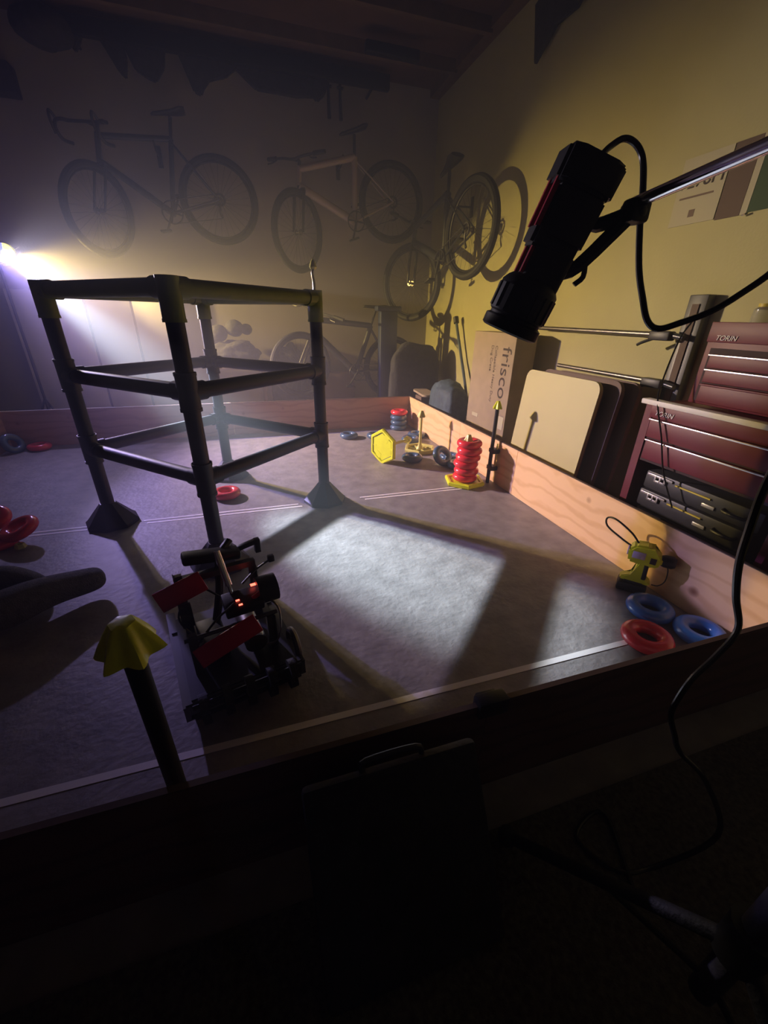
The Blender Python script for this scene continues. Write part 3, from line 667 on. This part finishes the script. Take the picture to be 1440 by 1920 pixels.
# teal bag, pole, plank in the corner behind the board
lump('bundle', (2.06, 1.35, 0.26), (0.13, 0.25, 0.27), 'teal', 'slate blue bundle behind the right board left of the cardboard box', 'bag', 31, 0.10, sq=0.6)
bm = BM(); tube(bm, [(2.31, 1.30, 0.012), (2.30, 1.435, 0.41), (2.31, 1.63, 0.73), (2.30, 1.80, 1.069)], 0.014, 10); o = wobj('long_handle', bm, 'teal', (2.31, 1.30, 0.012), 'curved handle with black grip rising above the slate blue bundle', 'handle')
bm = BM(); tube(bm, [(-0.01, 0.485, 1.03), (-0.01, 0.51, 1.085)], 0.028, 12, 3); obj('grip', bm, 'black', o)
bm = BM(); prism(bm, rrect(0.16, 0.34, 0.05), 0, 0.02, Matrix.Translation((1.97, 1.73, 0.355)) @ Matrix.Rotation(0.05, 4, 'X')); box(bm, (2.0, 1.765, 0.342), (0.10, 0.16, 0.02))
wobj('plank_end', bm, 'card', (1.97, 1.68, 0.335), 'pale rounded plank lying at the far corner of the boards', 'plank')
bm = BM(); box(bm, (2.01, 1.765, 0.166), (0.20, 0.17, 0.328), bev=0.008); wobj('carton', bm, 'brown', (2.01, 1.765, 0.002), 'low dark carton under the rounded plank', 'box')
# ------------------------------------------------------------------ tool cabinet and chest
def drawer(parent, x, y0, y1, z0, z1, trim=True):
    bm = BM(); box(bm, (x - 0.006, (y0 + y1) / 2, (z0 + z1) / 2), (0.014, abs(y1 - y0), z1 - z0), bev=0.003); d = obj('drawer', bm, 'chest', parent)
    bm = BM(); box(bm, (x - 0.018, (y0 + y1) / 2, z1 - 0.004), (0.012, abs(y1 - y0), 0.007), bev=0.002); obj('trim_pull', bm, 'chrome' if trim else 'chest', d)
t = thing('tool_cabinet', 'red rolling tool cabinet with two drawers and an open shelf', 'cabinet', (2.15, -1.24, 0))
X0, YL, YR = -0.17, 0.335, -0.335
bm = BM()
box(bm, (0, YL - 0.012, 0.38), (0.34, 0.024, 0.74)); box(bm, (0, YR + 0.012, 0.38), (0.34, 0.024, 0.74)); box(bm, (0.16, 0, 0.38), (0.02, 0.64, 0.74)); box(bm, (0, 0, 0.156), (0.34, 0.64, 0.03)); box(bm, (0, 0, 0.735), (0.33, 0.64, 0.03))
box(bm, (X0 + 0.01, YL - 0.02, 0.38), (0.022, 0.04, 0.75)); box(bm, (0.0, 0, 0.61), (0.3, 0.62, 0.22))
obj('carcass', bm, 'chest', t)
bm = BM(); box(bm, (X0 - 0.004, 0, 0.758), (0.05, 0.69, 0.022), bev=0.003); obj('top_edge', bm, 'white', t)
bm = BM(); box(bm, (X0 + 0.006, 0, 0.59), (0.004, 0.58, 0.21)); obj('drawer_gap', bm, 'chestd', t)
drawer(t, X0, 0.285, -0.31, 0.602, 0.688); drawer(t, X0, 0.275, -0.31, 0.50, 0.594)
bm = BM(); box(bm, (0.145, 0, 0.31), (0.012, 0.62, 0.36)); obj('dark_back', bm, 'chestd', t)
def chest_text(parent, s, size, x, y, z):
    mt_ = Matrix(((0, 0, -1, x), (-1, 0, 0, y), (0, 1, 0, z), (0, 0, 0, 1)))
    text_mesh('name_plate', s, size, 'white', parent, mt_, shear=0.25, ext=0.0005)
bm = BM(); box(bm, (X0 - 0.002, -0.01, 0.718), (0.012, 0.62, 0.055), bev=0.002); obj('front_rail', bm, 'chest', t)
chest_text(t, 'TORIN', 0.030, X0 - 0.0105, 0.275, 0.704)
for y in (0.30, -0.30):
    for x in (-0.12, 0.12):
        bm = BM(); cyl(bm, (x, y - 0.012, 0.045), (x, y + 0.012, 0.045), 0.045, seg=18); box(bm, (x, y, 0.085), (0.04, 0.035, 0.04)); obj('caster', bm, 'black', t)
t = thing('tool_chest', 'red top tool chest with three drawers standing on the red cabinet', 'tool chest', (2.20, -1.33, 0.771))
bm = BM(); box(bm, (0, 0, 0.16), (0.28, 0.60, 0.318), bev=0.004); obj('carcass', bm, 'chest', t)
bm = BM(); box(bm, (-0.143, 0, 0.285), (0.012, 0.60, 0.075), bev=0.003); obj('lid', bm, 'chest', t)
bm = BM(); box(bm, (-0.1415, 0.0, 0.12), (0.003, 0.55, 0.21)); obj('drawer_gap', bm, 'chestd', t)
drawer(t, -0.143, 0.26, -0.27, 0.150, 0.203); drawer(t, -0.143, 0.258, -0.27, 0.092, 0.146); drawer(t, -0.143, 0.256, -0.27, 0.012, 0.087, False)
chest_text(t, 'TORIN', 0.027, -0.1515, 0.265, 0.255)
bm = BM(); cyl(bm, (-0.149, -0.02, 0.245), (-0.155, -0.02, 0.245), 0.012, seg=16); obj('lock', bm, 'chrome', t)
# things on the chest
t = thing('glass_jar', 'pale glass jar on top of the red tool chest', 'jar', (2.22, -1.10, 1.0905))
bm = BM(); lathe(bm, [(0.035, 0), (0.037, 0.01), (0.036, 0.05), (0.025, 0.06)], 20); obj('glass', bm, 'glass', t)
bm = BM(); lathe(bm, [(0.026, 0.06), (0.026, 0.072), (0.0, 0.073)], 20); obj('lid', bm, 'yline', t)
bm = BM(); lathe(bm, [(0.03, 0), (0.032, 0.055), (0.0, 0.056)], 20); obj('small_tin', bm, 'navy', None, (2.22, -1.18, 1.0905)); tag(bpy.data.objects['small_tin'], 'small dark blue tin beside the glass jar', 'tin')
bm = BM(); box(bm, (0, 0, 0.03), (0.12, 0.20, 0.058), bev=0.006); tag(obj('grey_tray', bm, 'alu', None, (2.22, -1.33, 1.0905)), 'grey tray on the tool chest right of the blue tin', 'tray')
# tool cases on the open shelf
for i, (z, dy) in enumerate(((0.1725, 0.0), (0.266, 0.008), (0.3595, 0.0))):
    t = thing('tool_case', ['black tool case at the bottom of the cabinet shelf', 'black tool case in the middle of the cabinet shelf', 'black tool case on top of the shelf pile'][i], 'tool case', (2.13, -1.255 + dy, z), None, 'black tool cases on the cabinet shelf')
    bm = BM(); box(bm, (0, 0, 0.045), (0.27, 0.52, 0.088), bev=0.012); obj('shell', bm, 'case', t)
    bm = BM(); box(bm, (-0.137, 0.18, 0.074), (0.012, 0.13, 0.012), bev=0.003); obj('hinge_strip', bm, 'silver', t)
    bm = BM()
    box(bm, (-0.140, 0.175, 0.052), (0.010, 0.055, 0.010), bev=0.002)
    for y in (0.15, 0.175, 0.20): box(bm, (-0.140, y, 0.062), (0.010, 0.009, 0.028), bev=0.002)
    obj('latch', bm, 'silver', t)
    bm = BM(); box(bm, (-0.138, 0.02, 0.066), (0.008, 0.16, 0.006)); obj('yellow_strip', bm, 'yline', t)
    bm = BM(); box(bm, (-0.138, -0.06, 0.034), (0.008, 0.055, 0.016), bev=0.003); obj('badge', bm, 'silver', t)
    bm = BM(); tube(bm, [(-0.13, -0.12, 0.05), (-0.155, -0.13, 0.045), (-0.155, -0.20, 0.045), (-0.13, -0.21, 0.05)], 0.007, 8, 3); obj('handle', bm, 'case', t)
# ------------------------------------------------------------------ dark work light in the foreground
TL = V((0.7853, -1.6829, 1.3234)); LE = V((0.7076, -1.6276, 1.0666))
zA = (LE - TL).normalized(); Ltot = (LE - TL).length; ZS = Ltot / 0.336
side = V((0.25, -0.1, 0.1)); side = (side - zA * side.dot(zA)).normalized()
mrot = Matrix(((side.x, zA.cross(side).x, zA.x), (side.y, zA.cross(side).y, zA.y), (side.z, zA.cross(side).z, zA.z)))
t = thing('work_light', 'black spotlight with red stripes clamped to the chrome rod in the foreground', 'lamp', TL, Matrix(((mrot[0][0], mrot[0][1], mrot[0][2] * ZS), (mrot[1][0], mrot[1][1], mrot[1][2] * ZS), (mrot[2][0], mrot[2][1], mrot[2][2] * ZS))))
bm = BM(); prism(bm, [(-0.050, -0.036), (0.046, -0.036), (0.050, -0.02), (0.050, 0.03), (0.03, 0.042), (-0.03, 0.042), (-0.050, 0.03)], 0.0, 0.060); bmesh.ops.bevel(bm, geom=list(bm.edges), offset=0.006, segments=2, affect='EDGES'); obj('rear_cap', bm, 'black', t)
bm = BM(); prism(bm, [(-0.040, -0.034), (0.045, -0.034), (0.045, 0.03), (0.02, 0.038), (-0.025, 0.036), (-0.040, 0.025)], 0.058, 0.150)
prism(bm, [(-0.044, -0.03), (0.040, -0.03), (0.040, 0.03), (-0.044, 0.03)], 0.130, 0.170)
bmesh.ops.bevel(bm, geom=list(bm.edges), offset=0.006, segments=2, affect='EDGES'); prism(bm, rrect(0.072, 0.066, 0.012), 0.165, 0.245, Matrix.Translation((0.006, 0, 0))); obj('housing', bm, 'black', t)
bm = BM(); [box(bm, (-0.0425, q, 0.095), (0.008, 0.008, 0.085)) for q in (-0.022, 0.018)]; [box(bm, (-0.0315, q, 0.195), (0.008, 0.008, 0.05)) for q in (-0.022, 0.018)]; obj('red_stripe', bm, 'robred', t)
bm = BM(); lathe(bm, [(0.040, 0.222), (0.046, 0.228), (0.053, 0.240), (0.053, 0.300), (0.049, 0.304), (0.049, 0.309), (0.055, 0.313), (0.055, 0.334), (0.051, 0.338), (0.047, 0.336), (0.044, 0.318), (0.0, 0.316)], 40)
for k in range(18):
    a = 2 * PI * k / 18; box(bm, (0.0535 * math.cos(a), 0.0535 * math.sin(a), 0.272), (0.003, 0.010, 0.05), Matrix.Rotation(a, 3, 'Z'))
obj('lamp_head', bm, 'black', t)
bm = BM(); cyl(bm, (0, 0, 0.3165), (0, 0, 0.3195), 0.043, seg=32); obj('lens', bm, 'lens', t)
CL = V((0.852, -1.720, 1.250))
mi = t.matrix_world.inverted() if False else (Matrix.Translation(TL) @ mrot.to_4x4() @ Matrix.Diagonal((1, 1, ZS, 1))).inverted()
cl = mi @ CL
bm = BM(); tube(bm, [V((0.040, 0, 0.085)), V((0.055, 0, 0.092)), cl], 0.013, 8, 3); tube(bm, [V((0.036, 0, 0.195)), V((0.062, 0, 0.165)), cl], 0.013, 8, 3)
bmesh.ops.create_uvsphere(bm, u_segments=14, v_segments=8, radius=0.022, matrix=Matrix.Translation(cl)); tube(bm, [V((0.07, 0, 0.155)), V((0.078, 0.004, 0.18)), V((0.070, 0.004, 0.20))], 0.005, 8, 3)
obj('yoke', bm, 'black', t)
# boom stand
PA = V((0.8506, -1.7143, 1.2615)); PB = V((0.8358, -1.9166, 1.2788)); dB = (PB - PA).normalized()
PE = PA + dB * 0.58
t = thing('boom_stand', 'black tripod stand at the right foreground holding a chrome boom rod', 'stand', (PE.x, PE.y, 0.009))
off = V((PE.x, PE.y, 0.009))
bm = BM(); cyl(bm, PA - dB * 0.008 - off, PE - off, 0.0093, seg=20); obj('boom_rod', bm, 'rod', t)
bm = BM(); box(bm, CL - off + dB * 0.004, (0.036, 0.03, 0.034), bev=0.006); obj('clamp', bm, 'black', t)
bm = BM(); cyl(bm, (0, 0, 0.10), (0, 0, PE.z + 0.03), 0.014, seg=16); cyl(bm, (0, 0, 0.10), (0, 0, 0.8), 0.018, seg=16); obj('upright', bm, 'cloth', t)
for k, (dx, dy) in enumerate(((-0.15, 0.31), (0.36, 0.02), (-0.10, -0.34))):
    bm = BM(); cyl(bm, (0, 0, 0.27), (dx, dy, 0.02), 0.012, seg=12); cyl(bm, (dx * 0.5, dy * 0.5, 0.145), (0, 0, 0.14), 0.006, seg=8); lg = obj('leg', bm, 'tire', t)
    bm = BM(); bmesh.ops.create_uvsphere(bm, u_segments=12, v_segments=8, radius=0.022, matrix=Matrix.Translation((dx, dy, 0.022))); obj('rubber_foot', bm, 'tire', lg)
bm = BM(); cyl(bm, (0, 0, 0.24), (0, 0, 0.32), 0.030, seg=16); cyl(bm, (0, 0, 0.77), (0, 0, 0.83), 0.026, seg=16); obj('collar', bm, 'black', t)
# cables
bm = BM(); tube(bm, [(0.823, -1.652, 1.337), (0.842, -1.646, 1.352), (0.868, -1.646, 1.3655), (0.890, -1.652, 1.358), (0.899, -1.665, 1.335), (0.889, -1.69, 1.29), (0.8786, -1.7124, 1.237), (0.872, -1.74, 1.17), (0.8685, -1.7669, 1.1237), (0.872, -1.785, 1.09), (0.8886, -1.7957, 1.0786), (0.915, -1.81, 1.088), (0.9513, -1.8263, 1.1049), (0.985, -1.840, 1.130), (1.03, -1.858, 1.175), (1.10, -1.88, 1.27), (1.15, -1.91, 1.2), (1.14, -1.915, 0.95), (1.119, -1.9162, 0.8277), (1.075, -1.945, 0.74), (1.0486, -1.9669, 0.6838), (1.038, -1.99, 0.63), (1.0331, -2.0166, 0.5766), (0.99, -2.025, 0.53), (0.9442, -2.0297, 0.4947), (0.925, -2.032, 0.45), (0.9233, -2.0336, 0.4052), (0.935, -2.048, 0.36), (0.9499, -2.0615, 0.3213), (1.0, -2.10, 0.26), (1.05, -2.14, 0.12), (0.96, -2.12, 0.014), (0.86, -2.10, 0.012), (0.82, -2.02, 0.012), (0.92, -2.0, 0.012), (0.86, -2.15, 0.012)],
             lambda q_: 0.0052 + 0.0025 * max(0.0, 1 - abs(q_ - 0.52) / 0.14), 10, 6); wobj('power_cable', bm, 'blackg', (0.82, -1.65, 1.33), 'black power cable looping from the work light down to the floor', 'cable')
bm = BM(); tube(bm, [(2.02, -0.97, 1.10), (2.0, -0.95, 1.02), (1.97, -0.955, 0.85), (1.955, -0.975, 0.765), (1.95, -1.05, 0.62), (1.95, -1.11, 0.48), (1.955, -1.20, 0.34)], 0.0035, 8)
wobj('thin_cable', bm, 'blackg', (2.02, -0.97, 1.10), 'thin black cable hanging down the front of the red cabinet', 'cable')
# ------------------------------------------------------------------ dark case leaning on the near board and the shoe
a = math.atan2(0.20, 0.32)
t = thing('flat_case', 'large flat black case leaning against the outside of the near board', 'case', (0.395, -2.115, 0.012), Matrix.Rotation(-a, 3, 'X'))
bm = BM(); box(bm, (0, 0, 0.185), (0.345, 0.028, 0.37), bev=0.010); obj('shell', bm, 'cloth', t)
bm = BM(); tube(bm, [(-0.06, 0, 0.368), (-0.05, 0, 0.385), (0.05, 0, 0.385), (0.06, 0, 0.368)], 0.006, 8, 4); obj('handle', bm, 'black', t)
t = thing('shoe', 'pale toe of a shoe at the bottom edge of the picture', 'shoe', (0.252, -2.30, 0.008))
bm = BM(); bmesh.ops.create_uvsphere(bm, u_segments=24, v_segments=12, radius=1)
for v in bm.verts: v.co = V((v.co.x * 0.043 * (1 - 0.2 * max(0, -v.co.y)), v.co.y * 0.14 , max(0.012, 0.03 + v.co.z * (0.032 if v.co.y > 0 else 0.05))))
obj('upper', bm, 'white', t, auto=60)
bm = BM(); prism(bm, [(0.045 * math.cos(2 * PI * k / 24), 0.142 * math.sin(2 * PI * k / 24)) for k in range(24)], 0.0, 0.014); obj('sole', bm, 'white', t)
# ------------------------------------------------------------------ person sitting at the left
def skin(name, verts, edges, radii, m, parent=None, sub=2, root=0):
    me = bpy.data.meshes.new(name); me.from_pydata([tuple(v) for v in verts], edges, [])
    o = bpy.data.objects.new(name, me); C.objects.link(o)
    md = o.modifiers.new('s', 'SKIN'); md.use_smooth_shade = True
    for i, r in enumerate(radii):
        rr = r if isinstance(r, tuple) else (r, r); me.skin_vertices[0].data[i].radius = rr
    me.skin_vertices[0].data[root].use_root = True
    sd = o.modifiers.new('u', 'SUBSURF'); sd.levels = sub; sd.render_levels = sub
    dg = bpy.context.evaluated_depsgraph_get(); m2 = bpy.data.meshes.new_from_object(o.evaluated_get(dg))
    bpy.data.objects.remove(o); m2.materials.clear(); m2.materials.append(M[m]); m2.name = name
    m2.polygons.foreach_set('use_smooth', [True] * len(m2.polygons))
    o = bpy.data.objects.new(name, m2); C.objects.link(o)
    if parent: o.parent = parent
    return o
t = thing('person', 'person sitting on the floor at the left edge with one grey socked foot stretched out', 'person', (-1.62, -0.98, 0.0))
bv = [(0, 0, 0.13), (-0.03, 0.0, 0.30), (-0.06, 0.0, 0.48), (-0.05, 0.0, 0.60), (-0.02, 0, 0.67), (0.0, 0, 0.74), (0.01, 0, 0.83), (0.0, 0, 0.90),
      (-0.04, 0.17, 0.56), (0.06, 0.24, 0.34), (0.25, 0.20, 0.30), (-0.04, -0.17, 0.56), (0.06, -0.24, 0.34), (0.25, -0.14, 0.28),
      (0.03, 0.10, 0.12), (0.42, 0.36, 0.30), (0.74, 0.37, 0.11), (0.03, -0.10, 0.12), (0.44, -0.08, 0.20), (0.85, 0.125, 0.090)]
be = [(0, 1), (1, 2), (2, 3), (3, 4), (4, 5), (5, 6), (6, 7), (3, 8), (8, 9), (9, 10), (3, 11), (11, 12), (12, 13), (0, 14), (14, 15), (15, 16), (0, 17), (17, 18), (18, 19)]
br = [(0.15, 0.12), (0.14, 0.10), (0.16, 0.11), (0.13, 0.09), 0.055, 0.06, 0.095, 0.075, 0.055, 0.042, 0.03, 0.055, 0.042, 0.03, 0.09, 0.065, 0.045, 0.09, 0.065, 0.045]
body = skin('body', bv, be, br, 'skin', t)
cv = [bv[i] for i in (0, 14, 15, 17, 18)] + [(0.76, 0.37, 0.105), (0.60, -0.005, 0.15)]
skin('trousers', cv, [(0, 1), (1, 2), (0, 3), (3, 4), (2, 5), (4, 6)], [(0.165, 0.135), 0.105, 0.100, 0.105, 0.095, 0.085, 0.080], 'jean', t)
sv = [bv[i] for i in (0, 1, 2, 3, 8, 9, 11, 12)]
skin('shirt', sv, [(0, 1), (1, 2), (2, 3), (3, 4), (4, 5), (3, 6), (6, 7)], [(0.16, 0.13), (0.16, 0.12), (0.175, 0.125), (0.14, 0.10), 0.07, 0.055, 0.07, 0.055], 'cloth', t)
def foot(name, pts, rad):
    skin(name, pts, [(i, i + 1) for i in range(len(pts) - 1)], rad, 'sock', t)
foot('sock', [(0.72, 0.37, 0.11), (0.80, 0.375, 0.085), (0.86, 0.36, 0.062), (0.93, 0.33, 0.05)], [0.062, 0.062, 0.056, 0.040])
foot('sock', [(0.58, -0.015, 0.14), (0.72, 0.055, 0.115), (0.83, 0.115, 0.098), (0.885, 0.15, 0.090), (0.945, 0.195, 0.100), (1.02, 0.255, 0.088), (1.09, 0.295, 0.075), (1.155, 0.325, 0.078)], [0.075, 0.074, 0.074, (0.082, 0.080), (0.075, 0.070), (0.066, 0.060), (0.066, 0.054), (0.056, 0.044)])
bm = BM(); bmesh.ops.create_icosphere(bm, subdivisions=3, radius=0.108, matrix=Matrix.Translation((-0.02, 0, 0.885)) @ Matrix.Diagonal((1, 0.92, 1.0, 1)))
bmesh.ops.delete(bm, geom=[v for v in bm.verts if v.co.z < 0.86 and v.co.x > -0.03], context='VERTS'); obj('hair', bm, 'hair', t)
bm = BM(); cyl(bm, (0.0, 0, -0.011), (0.0, 0, 0.011), 0.026, 0.020, 6)
bmesh.ops.delete(bm, geom=[f for f in bm.faces if abs(f.normal.z) > 0.9], context='FACES')
bmesh.ops.solidify(bm, geom=bm.faces[:], thickness=0.007)
o = obj('plastic_clip', bm, 'ylwp', None, (-0.985, -0.165, 0.022)); tag(o, 'small cream coloured plastic clip beside the red rings at the left', 'clip')
# ------------------------------------------------------------------ robot
def robot():
    t = thing('robot', 'small wheeled competition robot with red plates and red lights beside the near ladder post', 'robot', (0.055, -1.225, 0.0), math.radians(14))
    t.scale = (1.13, 1.13, 1.06)
    for s in (-1, 1):
        bm = BM(); box(bm, (s * 0.150, 0, 0.075), (0.012, 0.40, 0.05)); box(bm, (s * 0.144, 0, 0.099), (0.025, 0.40, 0.003)); box(bm, (s * 0.144, 0, 0.051), (0.025, 0.40, 0.003))
        box(bm, (s * 0.105, 0, 0.075), (0.012, 0.40, 0.05)); obj('side_rail', bm, 'grey', t)
        for y in (-0.14, -0.02, 0.12):
            bm = BM(); cyl(bm, (s * 0.115, y, 0.042), (s * 0.14, y, 0.042), 0.042, seg=24); cyl(bm, (s * 0.109, y, 0.042), (s * 0.146, y, 0.042), 0.015, seg=12); w = obj('wheel', bm, 'tire', t)
            bm = BM(); cyl(bm, (s * 0.112, y, 0.042), (s * 0.143, y, 0.042), 0.026, seg=16); obj('wheel_hub', bm, 'alu', w)
    bm = BM(); box(bm, (0, -0.19, 0.085), (0.30, 0.015, 0.04)); obj('cross_rail', bm, 'grey', t)
    bm = BM(); box(bm, (0, 0.10, 0.085), (0.30, 0.015, 0.04)); obj('cross_rail', bm, 'grey', t)
    bm = BM(); box(bm, (0, -0.02, 0.105), (0.27, 0.34, 0.006)); obj('deck_plate', bm, 'black', t)
    for s, y, h in ((-1, 0.06, 0.33), (1, 0.06, 0.30), (-1, -0.10, 0.24), (1, -0.10, 0.22)):
        bm = BM(); box(bm, (s * 0.10, y, 0.10 + (h - 0.10) / 2), (0.022, 0.014, h - 0.10)); box(bm, (s * 0.110, y, 0.10 + (h - 0.10) / 2), (0.003, 0.025, h - 0.10)); obj('tower', bm, 'grey', t)
    bm = BM(); box(bm, (0.0, 0.06, 0.31), (0.22, 0.02, 0.02)); cyl(bm, (-0.12, -0.10, 0.225), (0.12, -0.10, 0.225), 0.006, seg=8); obj('upper_bar', bm, 'grey', t)
    # red side plates
    bm = BM(); box(bm, (-0.10, 0.02, 0.30), (0.125, 0.006, 0.062), Matrix.Rotation(-0.30, 3, 'Y') @ Matrix.Rotation(-0.35, 3, 'X'), 0.002); obj('red_plate', bm, 'robred', t)
    bm = BM(); box(bm, (-0.02, -0.13, 0.205), (0.17, 0.006, 0.055), Matrix.Rotation(-0.35, 3, 'Y') @ Matrix.Rotation(-0.5, 3, 'X'), 0.002); obj('red_plate', bm, 'robred', t)
    bm = BM(); box(bm, (0.085, -0.05, 0.265), (0.035, 0.008, 0.014), Matrix.Rotation(-0.5, 3, 'Y'), 0.002); obj('red_plate', bm, 'robred', t)
    # control hub with LEDs
    bm = BM(); box(bm, (0.045, -0.035, 0.245), (0.105, 0.075, 0.03), Matrix.Rotation(0.25, 3, 'X'), 0.005); br_ = obj('control_hub', bm, 'black', t)
    for x, z, y in ((0.030, 0.262, -0.045), (0.034, 0.256, -0.060)):
        bm = BM(); box(bm, (x, y, z), (0.010, 0.004, 0.003)); obj('red_led', bm, 'led', br_)
    bm = BM(); box(bm, (0.085, -0.01, 0.275), (0.018, 0.008, 0.004)); obj('red_led', bm, 'led', br_)
    # intake rollers
    for y, z in ((-0.22, 0.075), (-0.235, 0.13)):
        bm = BM(); cyl(bm, (-0.135, y, z), (0.135, y, z), 0.006, seg=8)
        for k in range(5): cyl(bm, (-0.11 + k * 0.055 - 0.010, y, z), (-0.11 + k * 0.055 + 0.010, y, z), 0.026, seg=14)
        obj('intake_roller', bm, 'tire', t)
    bm = BM(); tube(bm, [(-0.03, 0.03, 0.14), (0.0, 0.06, 0.24), (0.02, 0.10, 0.33), (0.06, 0.14, 0.36)], 0.012, 8); obj('lift_arm', bm, 'black', t)
    bm = BM(); cyl(bm, (0.02, 0.0, 0.29), (0.01, 0.05, 0.385), 0.010, seg=14); cyl(bm, (0.02, 0.0, 0.29), (0.022, -0.012, 0.268), 0.005, seg=10); obj('air_cylinder', bm, 'rod', t)
    bm = BM(); box(bm, (0.0, 0.10, 0.345), (0.16, 0.05, 0.03), Matrix.Rotation(0.15, 3, 'Y'), 0.008); box(bm, (0.10, 0.11, 0.345), (0.07, 0.018, 0.016), Matrix.Rotation(-0.2, 3, 'Y'), 0.003); box(bm, (0.135, 0.11, 0.335), (0.018, 0.02, 0.05), None, 0.003); obj('claw', bm, 'black', t)
    bm = BM(); tube(bm, [(0.06, 0.03, 0.26), (0.11, 0.05, 0.285), (0.155, 0.06, 0.30)], 0.0035, 6); box(bm, (0.16, 0.06, 0.305), (0.02, 0.02, 0.022), None, 0.004); obj('sensor_arm', bm, 'black', t)
    bm = BM(); cyl(bm, (0.09, -0.02, 0.255), (0.145, -0.02, 0.255), 0.042, seg=22); obj('flex_wheel', bm, 'black', t)
    bm = BM(); cyl(bm, (-0.115, -0.02, 0.245), (-0.085, -0.02, 0.245), 0.034, seg=22); obj('flex_wheel', bm, 'black', t)
    bm = BM(); torus(bm, (0.150, -0.13, 0.11), 0.040, 0.010, Matrix.Rotation(PI / 2, 4, 'Y'), 28, 8); obj('side_gear', bm, 'alu', t)
    bm = BM(); box(bm, (-0.05, -0.02, 0.135), (0.07, 0.14, 0.045), None, 0.006); obj('battery', bm, 'black', t)
    bm = BM(); cyl(bm, (0.05, -0.12, 0.15), (0.05, 0.05, 0.15), 0.03, seg=20); obj('air_tank', bm, 'alu', t)
    for k, P in enumerate(([(-0.08, -0.05, 0.16), (-0.12, 0.0, 0.23), (-0.06, 0.03, 0.29), (0.0, 0.0, 0.25)], [(0.02, -0.05, 0.26), (-0.04, -0.09, 0.25), (-0.10, -0.09, 0.18), (-0.07, -0.04, 0.15)], [(0.09, -0.03, 0.25), (0.13, -0.08, 0.22), (0.11, -0.12, 0.14), (0.05, -0.10, 0.12)])):
        bm = BM(); tube(bm, P, 0.003, 6); obj('wire', bm, 'alu' if k == 2 else 'black', t)
robot()
# ------------------------------------------------------------------ the lit lamp
side_ = LSIDE; up_ = LDIR.cross(side_)*-1
mrot = Matrix(((side_.x, LDIR.cross(side_).x, LDIR.x), (side_.y, LDIR.cross(side_).y, LDIR.y), (side_.z, LDIR.cross(side_).z, LDIR.z)))
t = thing('stage_lamp', 'lit spotlight glowing yellow and blue at the left edge', 'lamp', LAMP, mrot)
bm = BM(); lathe(bm, [(0.03, -0.28), (0.05, -0.27), (0.055, -0.10), (0.085, -0.05), (0.092, 0.005), (0.086, 0.006), (0.080, -0.02), (0.0, -0.022)], 36); obj('housing', bm, 'black', t)
bm = BM(); lathe(bm, [(0.0, -0.012), (0.030, -0.013), (0.030, -0.015), (0.0, -0.016)], 28, Matrix.Translation((0.012, 0, 0))); obj('bulb', bm, 'lampW', t)
for s, m_ in ((1, 'lampY'), (-1, 'lampB')):
    bm = BM(); poly = [(s * 0.0005, -0.078)] + [(s * 0.078 * math.cos(a_), 0.078 * math.sin(a_)) for a_ in [(-PI / 2 + PI * k / 16) for k in range(1, 16)]] + [(s * 0.0005, 0.078)]
    prism(bm, poly, -0.021, -0.018); obj('lens_half', bm, m_, t)
for a_ in (0.6, 2.2, 3.8):
    bm = BM(); box(bm, (0.105 * math.cos(a_), 0.105 * math.sin(a_), 0.01), (0.035, 0.006, 0.012), Matrix.Rotation(a_, 3, 'Z')); obj('clip', bm, 'alu', t)
t = thing('lamp_stand', 'thin dark stand under the lit spotlight at the left', 'stand', (LAMP.x, LAMP.y, 0))
bm = BM(); cyl(bm, (-0.1, 0.08, 0.02), (-0.1, 0.08, LAMP.z - 0.06), 0.012, seg=12); obj('pole', bm, 'black', t)
for k in range(3):
    a_ = k * 2.09 + 1.2; bm = BM(); cyl(bm, (-0.1, 0.08, 0.3), (-0.1 + 0.14 * math.cos(a_), 0.08 + 0.14 * math.sin(a_), 0.01), 0.009, seg=10); obj('leg', bm, 'black', t)
